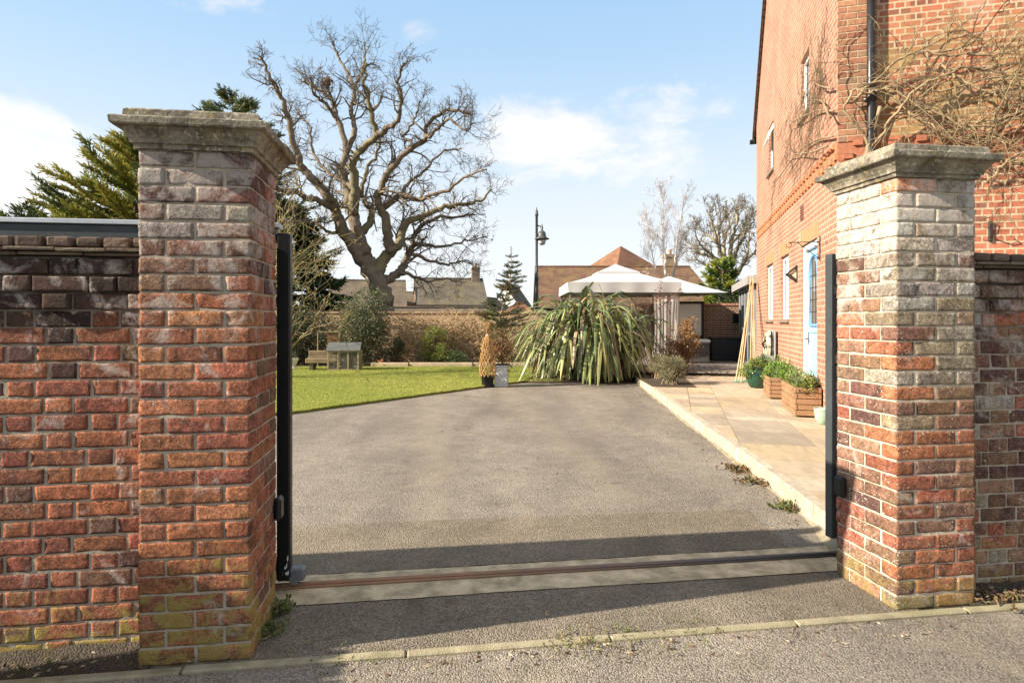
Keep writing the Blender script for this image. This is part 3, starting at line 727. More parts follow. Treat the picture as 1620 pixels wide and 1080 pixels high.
# ------------------------------------------------------------------ the brick house
hs = thing('brick_house', 'tall orange brick house with blue door behind the right pillar', 'house', HC, -HH)
EA, W_, XR = 6.22, 7.82, 9.0
def grid_wall(mb, u0, u1, z0, z1, ops, mp, rev, mat=0):
    us = sorted({u0, u1, *[o[0] for o in ops], *[o[1] for o in ops]}); zs = sorted({z0, z1, *[o[2] for o in ops], *[o[3] for o in ops]})
    for i in range(len(us)-1):
        for j in range(len(zs)-1):
            uc, zc = (us[i]+us[i+1])/2, (zs[j]+zs[j+1])/2
            if any(o[0] < uc < o[1] and o[2] < zc < o[3] for o in ops): continue
            mb.quad(mp(us[i], zs[j], 0), mp(us[i+1], zs[j], 0), mp(us[i+1], zs[j+1], 0), mp(us[i], zs[j+1], 0), mat)
    for (a, b, c, d) in ops:
        mb.quad(mp(a, c, 0), mp(b, c, 0), mp(b, c, rev), mp(a, c, rev), mat); mb.quad(mp(a, d, 0), mp(a, d, rev), mp(b, d, rev), mp(b, d, 0), mat)
        mb.quad(mp(a, c, 0), mp(a, c, rev), mp(a, d, rev), mp(a, d, 0), mat); mb.quad(mp(b, c, 0), mp(b, d, 0), mp(b, d, rev), mp(b, c, rev), mat)
WIN = [(5.18, 6.15, 1.47, 2.64), (3.36, 4.25, 1.47, 2.64)]; UPW = [(1.66, 2.29, 4.60, 5.53), (5.10, 5.80, 4.55, 5.54)]; DOOR = (1.13, 2.27, 0.14, 2.62)
gm = lambda y, z, d: (d, y, z)
wl = MB(); grid_wall(wl, 0, W_, -0.1, EA, WIN+UPW+[DOOR], gm, 0.12)
RZ = EA+W_/2*1.28
wl.poly([(0, 0, EA), (0, W_, EA), (0, W_/2, RZ)])
wl.build('gable_wall', M_house, hs)
wf = MB(); wf.quad((0, 0, -.1), (XR, 0, -.1), (XR, 0, EA), (0, 0, EA)); wf.quad((XR, 0, -.1), (XR, W_, -.1), (XR, W_, EA), (XR, 0, EA)); wf.quad((XR, W_, -.1), (0, W_, -.1), (0, W_, EA), (XR, W_, EA)); wf.poly([(XR, 0, EA), (XR, W_, EA), (XR, W_/2, RZ)])
M_housef = brick_far('front_brick', (0.42, 0.155, 0.09), (0.35, 0.122, 0.072), (0.47, 0.36, 0.24), 0.010, 0.16, 0.35, 0.6, olive=(3.3, 5.2), bh=0.0785)
wf.build('front_wall', M_housef, hs)
# projecting upper quoin and two dentil rows
qb = MB(); rr = rng_(61); qb.box2(-.0035, .004, .002, W_, 3.40, 3.66, 0, (.40, .17, .09)); qb.box2(0, 5.1, -.0035, .004, 3.40, 3.66, 0, (.36, .14, .08))
for row, z in enumerate((3.42, 3.575)):
    for k in range(int(W_/0.225)):
        y0 = k*0.225+(0.11 if row else 0); qb.box2(-0.03, 0.004, y0, y0+0.105, z, z+0.07, 0, np.array((0.46, 0.19, 0.10))*rr.uniform(.85, 1.1))
    for k in range(22):
        x0 = 0.06+k*0.225+(0.11 if row else 0); qb.box2(x0, x0+0.105, -0.03, 0.004, z, z+0.07, 0, np.array((0.40, 0.15, 0.085))*rr.uniform(.85, 1.1))
qb.build('dentil_course', M_brickattr, hs)
qn = MB()
for k in range(32):
    z = 3.66+k*0.0785; L = 0.225 if k % 2 else 0.34
    for x0 in np.arange(0, 0.449, 0.1125 if False else 0.225):
        pass
    xs = [0, .215, .44] if k % 2 else [0, .1025, .3275, .44]
    for i in range(len(xs)-1):
        if xs[i+1]-xs[i] < .02: continue
        qn.obox(((xs[i]+xs[i+1])/2-.004, 0.09, z), np.eye(3), ((xs[i+1]-xs[i])/2-.005, 0.108, 0.0335), 0, np.array(((0.34, 0.17, 0.10), (0.30, 0.13, 0.08), (0.25, 0.15, 0.10))[rr.integers(3)])*rr.uniform(.8, 1.15), 0.003)
qn.build('quoin_bricks', M_brickattr, hs)
qm = MB(); qm.box2(0.012, 0.434, -0.012, 0.19, 3.625, 6.15); qm.build('quoin_mortar', plain('pale_mortar', (0.55, 0.44, 0.30), 0.95, 0.15, 20), hs)
# soldier lintels
for (a, b, c, d) in WIN+[DOOR]:
    lt = MB(); lt.box2(-0.001, 0.01, a-.1, b+.1, d+.006, d+.23, 0, (.45, .36, .26))
    n = int((b-a+.2)/0.0755); y = a-.1
    for k in range(n): lt.box2(-0.003, 0.01, y+k*.0755, y+k*.0755+.066, d+.012, d+.225, 0, np.array((0.50, 0.21, 0.11))*rr.uniform(.85, 1.12))
    lt.build('brick_lintel', M_brickattr, hs)
def window(parent, a, b, c, d, rev=0.055, mull=1, open_vent=False):
    fr = MB(); x0, x1 = rev, rev+0.06; w0 = 0.055
    fr.box2(x0, x1, a+.002, b-.002, c+.002, c+w0, bev=.006); fr.box2(x0, x1, a+.002, b-.002, d-w0, d-.002, bev=.006)
    fr.box2(x0+.001, x1-.001, a+.003, a+w0, c+w0-.004, d-w0+.004, bev=.006); fr.box2(x0+.001, x1-.001, b-w0, b-.003, c+w0-.004, d-w0+.004, bev=.006)
    ed = np.linspace(a+w0, b-w0, mull+2)
    for k in range(1, mull+1): fr.box2(x0+.001, x1-.001, ed[k]-.03, ed[k]+.03, c+w0-.004, d-w0+.004, bev=.006)
    f = fr.build('window', M_white, parent)
    pn = MB(); sh = MB()
    for k in range(mull+1):
        y0, y1 = ed[k]+(.03 if k else 0), ed[k+1]-(.03 if k < mull else 0)
        pn.box2(x0+.025, x0+.035, y0-.004, y1+.004, c+w0-.004, d-w0+.004)
        for (p, q, r, s) in ((y0, y0+.035, c+w0, d-w0), (y1-.035, y1, c+w0, d-w0), (y0+.034, y1-.034, c+w0, c+w0+.035), (y0+.034, y1-.034, d-w0-.035, d-w0)): sh.box2(x0-.012, x0+.022, p, q, r, s, bev=.004)
    pn.build('pane', M_glass, f); sh.build('sash', M_white, f)
    if open_vent:
        ov = MB(); A = np.array([[1, 0, 0], [0, 1, 0], [0, 0, 1.]]); an = R(-20)
        A = np.array([[math.cos(an), 0, math.sin(an)], [0, 1, 0], [-math.sin(an), 0, math.cos(an)]])
        ov.obox((x0-.10, (a+b)/2, d-.06-.17), A, (.014, (b-a)/2-.08, .17), 0, None, .006); ov.build('open_vent', M_white, f)
    sl_ = MB(); sl_.box2(-0.045, x0, a-.05, b+.05, c-.06, c-.001, bev=.006); sl_.build('sill', plain('sill_tile', (0.20, 0.15, 0.11), 0.8, 0.25, 12, .3), f)
    return f
for wv in WIN: window(hs, *wv)
window(hs, *UPW[0], mull=0); window(hs, *UPW[1], mull=0, open_vent=True)
# front door
M_blue = plain('pale_blue_door', (0.28, 0.50, 0.78), 0.4, 0.06, 5)
M_blue2 = plain('mid_blue_trim', (0.13, 0.31, 0.58), 0.4, 0.06, 5)
a, b, c, d = DOOR
df = MB(); df.box2(0.03, 0.13, b-.085, b-.002, c, d-.002, bev=.008); df.box2(0.03, 0.13, a+.002, a+.085, c, d-.002, bev=.008); df.box2(0.031, 0.129, a+.08, b-.08, d-.09, d-.003, bev=.008); df.box2(0.0, 0.15, a+.003, b-.003, c-.03, c+.05, bev=.008)
df.build('door_frame', M_white, hs)
dl = MB(); dl.box2(0.085, 0.128, a+.09, b-.09, c+.055, d-.095, bev=.006)
for (y0, y1) in ((a+.19, (a+b)/2-.05), ((a+b)/2+.05, b-.19)): dl.box2(0.072, 0.09, y0, y1, c+.2, c+.95, bev=.014)
dl.box2(0.066, 0.088, a+.10, b-.10, c+1.13, c+1.20, bev=.006)
door = dl.build('door', M_blue, hs)
yc = (a+b)/2; ra = 0.30; zb, zs = c+1.24, d-.095-.10-ra
arc = [(0.078, yc-ra, zb)]+[(0.078, yc-ra*math.cos(q), zs+ra*math.sin(q)) for q in np.linspace(0, math.pi, 16)]+[(0.078, yc+ra, zb), (0.078, yc-ra, zb)]
at_ = MB(); at_.tube(arc, 0.028, 8); at_.build('arch_trim', M_blue2, door)
gl = MB(); gl.poly([(0.079, p[1], p[2]) for p in arc[:-1]]); gl.build('arched_glass', glass('leaded_glass', (0.10, 0.10, 0.09)), door)
ld = MB()
for k in range(1, 3): ld.tube([(0.076, yc-ra+2*ra*k/3, zb), (0.076, yc-ra+2*ra*k/3, zs+ra*.85)], .006, 4)
for z in np.linspace(zb+.2, zs, 4): ld.tube([(0.076, yc-ra, z), (0.076, yc+ra, z)], .006, 4)
ld.build('glazing_lead', M_iron, door)
dh = MB(); dh.tube([(0.085, b-.14, c+1.03), (0.03, b-.14, c+1.03), (0.03, b-.26, c+1.03)], .011, 8); dh.box2(0.076, 0.086, b-.16, b-.12, c+.93, c+1.13, bev=.004); dh.build('handle', plain('dark_brass', (0.12, 0.09, 0.05), 0.35, .1, 9, 0, 50, .5, .8), door)
# roof, verge and gutter
rf = MB(); SL = 1.28; oh = 0.25
for sgn, y0 in ((1, -oh), (-1, W_+oh)):
    z0 = EA-oh*SL+0.06; A = [(-0.07, y0, z0), (XR+.2, y0, z0), (XR+.2, W_/2, RZ+.06), (-0.07, W_/2, RZ+.06)]
    B = [(p[0], p[1], p[2]+0.13) for p in A]
    rf.quad(*A); rf.quad(*B)
    for i in range(4): rf.quad(A[i], A[(i+1) % 4], B[(i+1) % 4], B[i])
rf.build('roof', tilemat('house_tile', (0.16, 0.075, 0.05), (0.12, 0.06, 0.045)), hs)
vg = MB(); n = 44
for sgn, y0 in ((1, -oh), (-1, W_+oh)):
    for k in range(n):
        f0, f1 = k/n, (k+.72)/n; p0 = np.array([0, y0+(W_/2-y0)*f0, EA-oh*SL+(RZ-EA+oh*SL)*f0]); p1 = np.array([0, y0+(W_/2-y0)*f1, EA-oh*SL+(RZ-EA+oh*SL)*f1])
        vg.add([p0+(-.045, 0, -.03), p1+(-.045, 0, -.03), p1+(-.045, 0, .055), p0+(-.045, 0, .055), p0+(.0, 0, -.03), p1+(.0, 0, -.03)], [[0, 1, 2, 3], [0, 4, 5, 1]])
vg.build('verge_tiles', M_brown, hs)
gt = MB(); gt.tube([(-0.12, W_+oh+.05, EA-oh*SL+.02), (XR, W_+oh+.05, EA-oh*SL+.02)], .06, 8); gt.build('gutter', M_black, hs); gt = MB(); gt.tube([(-.05, -oh-.05, EA-oh*SL+.02), (XR, -oh-.05, EA-oh*SL+.02)], .06, 8); gt.build('gutter', M_black, hs)
# downpipe on the front wall
n_f = -HA
pp = hit(1374.5, 100, HC, n_f); bx = float(np.dot(pp-HC, HB))
dp = MB(); dp.tube([(bx, -.075, 0.15), (bx, -.075, 2.0), (bx, -.075, 4.0), (bx, -.075, 6.05)], .043, 14)
for z in (2.3, 4.12, 5.9): dp.tube([(bx, -.075, z-.05), (bx, -.075, z+.05)], .052, 14); dp.box2(bx-.075, bx+.075, -.035, .0, z-.02, z+.02)
dp.build('downpipe', plain('pipe_black', (0.018, 0.019, 0.021), 0.35, .2, 8, 0, 50, .5), hs, True)
vb = MB(); vb.box2(-0.012, 0.01, 2.05, 2.27, 3.02, 3.26, bev=.004)
for k in range(5): vb.box2(-0.02, -0.011, 2.07, 2.25, 3.05+k*.04, 3.065+k*.04)
vb.build('air_vent', plain('terracotta_vent', (0.16, 0.075, 0.05), .8, .2, 9), hs)
# wall hook on the front wall
pp = hit(1566, 366, HC, n_f); bx2 = float(np.dot(pp-HC, HB)); hz = pp[2]
hk = MB(); hk.box2(bx2-.02, bx2+.02, -.03, .0, hz-.12, hz+.12, bev=.006); hk.tube([(bx2, -.03, hz-.06), (bx2+.03, -.12, hz-.04), (bx2+.02, -.17, hz+.03), (bx2, -.14, hz+.06)], .008, 6); hk.build('wall_hook', M_iron, hs)
# hanging-basket bracket and wall lamp on the gable wall
hbk = thing('hanging_bracket', 'scrolled wrought iron hanging basket bracket beside the blue door', 'bracket', Hp(0, 0.92, 2.53), -HH)
m_ = MB(); m_.box2(-.012, 0, -.012, .012, -.26, .08); m_.tube([(0, 0, 0), (-.2, 0, 0), (-.40, 0, 0)], .007, 6); m_.tube([(-.01, 0, -.24), (-.15, 0, -.12), (-.29, 0, -.002)], .006, 6)
for (cx, cz, r0) in ((-.40, -.035, .034), (-.045, -.035, .03), (-.05, -.2, .03)): m_.tube([(cx+r0*math.sin(q), 0, cz+r0*math.cos(q)) for q in np.linspace(0, 5.2, 14)], .0055, 5)
m_.build('iron_scroll', M_iron, hbk)
lampw = thing('wall_lamp', 'dark triangular wall lamp on the bricks between window and door', 'wall lamp', Hp(0, 2.62, 2.22), -HH)
m_ = MB()
for (p, q) in (((0, 0, .12), (-.15, 0, -.01)), ((-.15, 0, -.01), (0, 0, -.13)), ((0, 0, -.13), (0, 0, .12))):
    p = np.array(p); q = np.array(q); e = nrm(q-p); f = np.array([0, 1., 0]); m_.obox((p+q)/2, np.array([e, f, np.cross(e, f)]), (np.linalg.norm(q-p)/2+.012, .075, .013))
m_.build('shade', M_iron, lampw)
m_ = MB(); m_.add([(-.015, -.05, .07), (-.015, -.05, -.09), (-.11, -.05, -.01), (-.015, .05, .07), (-.015, .05, -.09), (-.11, .05, -.01)], [[0, 1, 2], [3, 5, 4], [0, 3, 4, 1], [1, 4, 5, 2], [2, 5, 3, 0]]); m_.build('diffuser', plain('cream_glass', (0.6, 0.5, 0.35), .3, .05), lampw)

# ------------------------------------------------------------------ glazed lean-to at the far end of the house
gr_ = thing('garden_room', 'grey framed glazed lean-to beyond the far end of the house', 'outbuilding', Hp(0, W_+0.02), -HH)
M_grey = plain('grey_paint', (0.20, 0.205, 0.21), 0.5, 0.1, 6)
m_ = MB(); m_.box2(0.0, 3.0, 0, 0.1, 0, 2.3); m_.box2(0.02, 3.0, 4.05, 4.18, 0, 2.3); m_.box2(0.02, 3.0, 0.1, 4.05, 0.0, 0.2); m_.box2(2.9, 3.0, .1, 4.05, .2, 2.3); m_.build('wall', M_grey, gr_)
m_ = MB(); A = [(-.22, -.05, 2.34), (3.1, -.05, 2.85), (3.1, 4.35, 2.85), (-.22, 4.35, 2.34)]; B = [(p[0], p[1], p[2]+.2) for p in A]
m_.quad(*A); m_.quad(*B)
for i in range(4): m_.quad(A[i], A[(i+1) % 4], B[(i+1) % 4], B[i])
m_.build('roof', plain('pale_fascia', (0.28, 0.26, 0.25), .6, .1, 6), gr_)
m_ = MB()
for y in np.linspace(0.15, 4.0, 6): m_.box2(-.03, .05, y-.06, y+.06, .2, 2.34, bev=.008)
for z in (.22, 1.05, 2.28): m_.box2(-.018, .04, .1, 4.05, z, z+.09, bev=.006)
m_.build('door_frame', M_grey, gr_)
m_ = MB(); m_.box2(.0, .012, .12, 4.02, .3, 2.29); m_.build('pane', M_glass, gr_)
m_ = MB(); m_.box2(-.012, .01, .13, 4.0, .31, 1.05); m_.build('lower_panel', plain('shadow_grey_panel', (0.05, 0.055, 0.06), .5, .1), gr_)  # shadow over the bottom panel is painted in as dark grey
m_ = MB(); m_.tube([(-.04, 1.78, 1.2), (-.09, 1.78, 1.2), (-.09, 1.9, 1.2)], .014, 6); m_.build('handle', plain('steel', (.5, .5, .5), .3, .05, 5, 0, 5, .5, .9), gr_)
# ------------------------------------------------------------------ planters and pots along the house
M_cedar = timber('cedar_boards', (0.21, 0.115, 0.06), (0.34, 0.195, 0.105), 1)
def foliage_clump(mb, rng, c, rad, n, L, W, cols, up=0.6, hollow=0.3):
    P = rng.normal(size=(n, 3)); P /= np.linalg.norm(P, axis=1, keepdims=True); P[:, 2] = np.abs(P[:, 2])*1.0 if up > .5 else P[:, 2]
    r = (hollow+(1-hollow)*rng.uniform(0, 1, n)**.6)[:, None]
    bump_ = 1+0.25*np.sin(P@np.array([5., 3, 4])+rng.uniform(0, 6))[:, None]*np.cos(P@np.array([-3., 6, 2]))[:, None]
    D = P+rng.normal(0, .45, (n, 3))+np.array([0, 0, up*.5])
    cols = np.array(cols); col = cols[rng.integers(len(cols), size=n)]*rng.uniform(.7, 1.3, (n, 1))
    mb.leaves(np.asarray(c)+P*r*bump_*np.asarray(rad), D, rng.uniform(.6, 1.3, n)*L, rng.uniform(.7, 1.2, n)*W, col, rng=rng)
def planter(label, loc, w, L, h, seed, cols, ph, nleaf, Lf, Wf):
    p = thing('wooden_planter', label, 'planter', loc, -HH, 'slatted wooden planters along the house wall')
    bd = MB(); nb = 5; bh = h/nb
    for k in range(nb):
        z0, z1 = k*bh+.004+.02, (k+1)*bh-.004+.02
        st_ = 0.006*(k % 2)
        bd.box2(0+st_, .03+st_, .0, L, z0, z1, bev=.005); bd.box2(w-.03, w, .0, L, z0, z1, bev=.005)
        bd.box2(.032+st_, w-.032, 0+st_, .03+st_, z0, z1, bev=.005); bd.box2(.032, w-.032, L-.03, L, z0, z1, bev=.005)
    for (x, y) in ((.005, .005), (w-.065, .005), (.005, L-.065), (w-.065, L-.065)): bd.box2(x+.025, x+.06, y+.035, y+.06, 0, h, bev=.004)
    bd.build('slatted_box', M_cedar, p)
    s_ = MB(); s_.box2(.032, w-.032, .032, L-.032, h*.4, h*.86); s_.build('soil', M_soil, p)
    rng = rng_(seed); fl = MB()
    for k in range(7):
        foliage_clump(fl, rng, (rng.uniform(.1, w-.08), L*(k+.6)/7.2, h*.84), (.13, .13, ph*rng.uniform(.7, 1.15)), nleaf, Lf, Wf, cols)
    st = MB()
    for k in range(26):
        x, y = rng.uniform(.06, w-.06), rng.uniform(.06, L-.06); st.tube([(x, y, h*.8), (x+rng.normal(0, .03), y+rng.normal(0, .03), h+ph*.4), (x+rng.normal(0, .06), y+rng.normal(0, .06), h+ph*rng.uniform(.5, 1.15))], .003, 4, (0.10, 0.14, 0.05))
    st.build('stems', M_twig, p); fl.build('planting', M_leaf, p)
    return p
planter('slatted cedar planter box nearest the gate with mixed yellow-green plants', (3.83, 8.30, PZ), 0.335, 1.10, 0.385, 71, [(0.20, 0.27, 0.05), (0.13, 0.19, 0.06), (0.30, 0.28, 0.08), (0.20, 0.19, 0.15)], 0.24, 420, .05, .026)
planter('square slatted cedar planter overflowing with bright green foliage beside the green pot', (4.29, 10.22, PZ), 0.40, 0.72, 0.34, 72, [(0.19, 0.32, 0.05), (0.14, 0.25, 0.04), (0.24, 0.34, 0.08), (0.16, 0.17, 0.08)], 0.31, 520, .055, .03)
M_glaze = plain('green_glaze', (0.012, 0.055, 0.030), 0.12, 0.25, 5, 0, 50, 0.6)
gp = thing('glazed_pot', 'dark green glazed round pot of trailing light green plants', 'plant pot', (4.78, 11.95, PZ))
gp.scale = (1, 1, 1)
m_ = MB(); m_.lathe([(.10, 0), (.14, .02), (.19, .12), (.215, .22), (.20, .31), (.165, .36), (.16, .375), (.185, .385), (.185, .405), (.155, .405), (.15, .33)], 40); m_.build('pot', M_glaze, gp, True)
rng = rng_(81); m_ = MB(); foliage_clump(m_, rng, (0, 0, .40), (.20, .20, .17), 700, .05, .018, [(0.20, 0.27, 0.06), (0.15, 0.22, 0.05), (0.24, 0.27, 0.10)]); foliage_clump(m_, rng, (-.20, -.05, .34), (.15, .14, .12), 700, .05, .014, [(0.22, 0.28, 0.07), (0.17, 0.24, 0.05)], up=.2); foliage_clump(m_, rng, (.13, 0, .44), (.13, .13, .2), 320, .06, .02, [(0.13, 0.19, 0.05)])
m_.build('trailing_plants', M_leaf, gp)
bw = thing('glazed_bowl', 'pale celadon glazed bowl half hidden behind the gate receiver post', 'plant pot', (3.925, 7.74, PZ))
m_ = MB(); m_.lathe([(.045, 0), (.055, .008), (.085, .07), (.099, .14), (.101, .185), (.106, .195), (.104, .205), (.092, .2), (.085, .14)], 36); m_.build('bowl', plain('celadon_glaze', (0.30, 0.42, 0.32), .15, .15, 6, 0, 50, .6), bw, True)
m_ = MB(); m_.lathe([(.088, .15), (.001, .16)], 24); m_.build('soil', M_soil, bw)

# bamboo canes, hose reel and garden chair leaning by the far end of the house
cn = thing('bamboo_canes', 'bundle of tall pale bamboo canes leaning on the grey lean-to', 'canes', Hp(-0.5, 5.75, PZ), -HH)
m_ = MB(); rng = rng_(91)
for k in range(9):
    x0 = rng.uniform(-.22, .25); y0 = rng.uniform(-.5, .25); top = np.array([.36+rng.normal(0, .02), 1.75+rng.normal(0, .05), 2.28+rng.uniform(-.1, .12)])
    b0 = np.array([x0, y0, 0]); P = [b0+(top-b0)*f+np.array([0, 0, 0]) for f in np.linspace(0, 1, 9)]
    m_.tube(P, np.linspace(.014, .009, 9)*(1+.12*(np.arange(9) % 2)), 6, np.array((0.50, 0.36, 0.20))*rng.uniform(.75, 1.15))
m_.build('canes', M_twig, cn)
hr = thing('hose_reel', 'grey hose reel box with a coil of pale hose under the ground floor windows', 'hose reel', Hp(-0.02, 4.9, PZ), -HH)
m_ = MB(); m_.box2(-.22, -.01, -.42, .42, .25, .62, bev=.03); m_.box2(-.16, -.012, -.30, .30, 0, .26, bev=.02); m_.build('box', plain('grey_plastic', (0.20, 0.205, 0.21), .5, .1), hr)
m_ = MB(); m_.box2(-.05, -.012, -.40, .40, .6, 1.12, bev=.02); m_.build('back_plate', plain('mid_grey', (0.22, 0.22, 0.21), .5, .15), hr)
m_ = MB()
for k in range(7):
    r0 = .30-.022*k; m_.tube([(-.09-.022*(k % 4), r0*math.cos(q)*1.15, .80+r0*math.sin(q)) for q in np.linspace(0, 6.2832, 26)], .015, 6)
m_.build('hose_coil', plain('cream_hose', (0.50, 0.44, 0.33), .5, .15), hr, True)
m_ = MB(); m_.tube([(-.1, .30, .63), (-.2, .1, .85), (-.1, -.3, 1.02)], .016, 6); m_.tube([(-.1, -.35, .62), (-.1, -.35, 1.08)], .014, 6); m_.build('bracket', M_black, hr)
gh = MB(); gh.tube([(0, 0, 0), (.3, .03, 0), (.55, -.02, 0), (.75, .05, 0), (.6, .15, 0), (.3, .12, 0), (.05, .1, 0)], .012, 6); o = gh.build('hose_offcut', plain('teal_hose', (0.08, 0.28, 0.22), .4, .1), None, True); q = gnd(1160, 604, PZ); o.location = (q[0], q[1], PZ+.012); tag(o, 'short loop of teal hose lying on the paving by the deck', 'hose')

# ------------------------------------------------------------------ deck, hot tub, walls at the far end
M_deck = timber('deck_boards', (0.16, 0.135, 0.115), (0.25, 0.215, 0.185), 1)
dk = thing('timber_deck', 'weathered grey timber deck at the far end of the patio', 'deck', (4.0, 14.75, 0), -HH)
m_ = MB(); rng = rng_(95)
for k in range(34):
    x0 = -1.6+k*.152; m_.box2(x0, x0+.142, -.1-.0*k, 4.9, .205, .235+rng.normal(0, .001), bev=.004)
m_.build('boards', M_deck, dk); m_ = MB(); m_.box2(-1.6, 3.55, -.06, 4.9, 0, .2); m_.build('joist_frame', plain('dark_joist', (.03, .025, .02), .9), dk)
dz_ = 0.235
ht = thing('hot_tub', 'dark grey hot tub with its pale cover folded upright', 'hot tub', (5.02, 18.0, dz_), R(-4))
m_ = MB()
for k in range(14):
    m_.box2(-.62+k*.0885, -.62+k*.0885+.084, -.62, -.59, .04, .58, bev=.006)
    m_.box2(.59, .62, -.62+k*.0885, -.62+k*.0885+.084, .04, .58, bev=.006)
m_.box2(-.6, .6, -.6, .6, 0, .58); m_.build('cabinet', plain('tub_cabinet', (.085, .08, .075), .6, .2, 6, .1), ht)
m_ = MB(); m_.box2(-.66, .66, -.66, .66, .58, .68, bev=.045); m_.build('shell_rim', plain('acrylic', (.55, .56, .56), .2, .05), ht, True)
m_ = MB(); m_.obox((.16, .72, 1.24), np.eye(3), (.56, .07, .50), 0, None, .05); m_.build('folded_cover', plain('vinyl_cover', (.72, .69, .62), .6, .1, 3, .1, 12), ht, True)
m_ = MB(); m_.box2(.70, .76, .62, .84, .1, 1.78, bev=.01); m_.box2(-.5, .78, .66, .80, 1.74, 1.80, bev=.01); m_.build('cover_lifter', M_black, ht)
bx_ = thing('storage_bench', 'low dark grey panelled bench box against the far brick wall', 'storage box', (6.05, 18.55, dz_), R(-4))
m_ = MB(); m_.box2(0, 1.15, 0, .42, 0, .66, bev=.01)
for k in range(4): m_.box2(.02, 1.13, -.012, .001, .03+k*.158, .03+k*.158+.148, bev=.005)
m_.box2(-.02, 1.17, -.03, .44, .66, .70, bev=.008); m_.build('box', plain('charcoal_paint', (.032, .034, .038), .6, .2, 7, .1), bx_)

M_gw = brick_far('garden_wall_brick', (0.40, 0.25, 0.14), (0.33, 0.19, 0.10), (0.42, 0.34, 0.24), 0.012, 0.3, .4, .3)
def gwall(label, p0, p1, h, mat, capc, name='garden_wall', th=.23):
    p0 = np.array(p0, float); p1 = np.array(p1, float); L = np.linalg.norm(p1-p0); an = math.atan2(p1[1]-p0[1], p1[0]-p0[0])
    o = thing(name, label, 'brick wall', (*p0, 0), an)
    MB().box2(0, L, 0, th, -.1, h-.08).build('brickwork', mat, o)
    cb = MB(); rng = rng_(int(L*10)); x = 0
    while x < L-.01:
        e = min(x+.235, L); cb.box2(x, e-.008, -.03, th+.03, h-.078+rng.normal(0, .002), h+rng.normal(0, .002), 0, np.array(capc)*rng.uniform(.8, 1.15), .008); x = e
    cb.build('coping', M_brickattr, o); return o
gwall('long sunlit brick garden wall at the back of the lawn', (-19, 20.9), (3.9, 20.4), 1.76, M_gw, (0.30, 0.20, 0.125))
gwall('brick wall with red tiled top behind the deck', (3.9, 19.95), (9.5, 19.4), 2.0, brick_far('deck_wall_brick', (0.24, 0.115, 0.07), (0.17, 0.085, 0.055), (0.36, 0.28, 0.2), .012, .25, .4, .3), (0.40, 0.19, 0.13))
gwall('tall greyish brick wall across the lane behind the garden wall', (-30, 34), (-1.0, 34.0), 2.25, brick_far('lane_wall_brick', (0.24, 0.20, 0.16), (0.19, 0.155, 0.125), (0.27, 0.23, 0.19), .012, .3, .3), (0.16, 0.12, 0.09), th=.34)
lt_ = thing('wall_light', 'small black box light on the shaded brick wall by the deck', 'wall light', at(1164, 503, 19.45), 0)
m_ = MB(); m_.box2(-.1, .1, -.1, .0, -.16, .14, bev=.015); m_.build('housing', M_black, lt_)

# ------------------------------------------------------------------ gazebo and parasol
gz = thing('gazebo', 'white canvas gazebo with vented top and netting sides', 'gazebo', (3.04, 18.05, .02), 0)
M_canvas = plain('canvas', (0.43, 0.43, 0.43), .8, .05, 3, .12, 9)
hw, ze, zt = 1.52, 2.44, 2.82
m_ = MB()
def pyr(m_, h0, z0, h1, z1, sag, n=8):
    for s in range(4):
        an = s*math.pi/2; c_, s_ = math.cos(an), math.sin(an); rows = []
        for i in range(n+1):
            f = i/n; hh = h0+(h1-h0)*f; z = z0+(z1-z0)*f-sag*math.sin(math.pi*f); row = []
            for j in range(n+1):
                g_ = -1+2*j/n; x, y = g_*hh, -hh; zz = z-sag*.5*(1-g_*g_)*(1-f)
                row.append((x*c_-y*s_, x*s_+y*c_, zz))
            rows += row
        m_.add(rows, np.array([[i*(n+1)+j, i*(n+1)+j+1, (i+1)*(n+1)+j+1, (i+1)*(n+1)+j] for i in range(n) for j in range(n)]))
pyr(m_, hw, ze+.02, .50, zt, .03); m_.build('canopy', M_canvas, gz, True)
m_ = MB(); pyr(m_, .60, zt+.0, .02, zt+.27, .01)
for s in range(4):
    an = s*math.pi/2; c_, s_ = math.cos(an), math.sin(an); q = [(-.60, -.60, zt), (.60, -.60, zt), (.60, -.60, zt-.075), (-.60, -.60, zt-.075)]; m_.quad(*[(x*c_-y*s_, x*s_+y*c_, z) for x, y, z in q])
m_.build('vent_cap', M_canvas, gz, True)
m_ = MB(); n = 40
for s in range(4):
    an = s*math.pi/2; c_, s_ = math.cos(an), math.sin(an); V = []
    for j in range(n+1):
        x = -hw+2*hw*j/n
        for z, k in ((ze+.03, 0), (ze-.12, .5), (ze-.255, 1)):
            y = -hw-.012-k*.018*math.sin(x*9+s); V.append((x*c_-y*s_, x*s_+y*c_, z+.006*math.sin(x*5)*k))
    m_.add(V, np.array([[3*j+i, 3*j+3+i, 3*j+4+i, 3*j+1+i] for j in range(n) for i in range(2)]))
m_.build('valance', M_canvas, gz, True)
m_ = MB()
for s in range(4):
    an = s*math.pi/2; c_, s_ = math.cos(an), math.sin(an); m_.tube([((x*c_+(hw+.02)*s_), (x*s_-(hw+.02)*c_), ze-.255) for x in np.linspace(-hw, hw, 20)], .012, 5)
m_.build('valance_trim', plain('grey_trim', (.16, .15, .14), .7), gz)
m_ = MB()
M_taupe = plain('taupe_frame', (.16, .14, .12), .5)
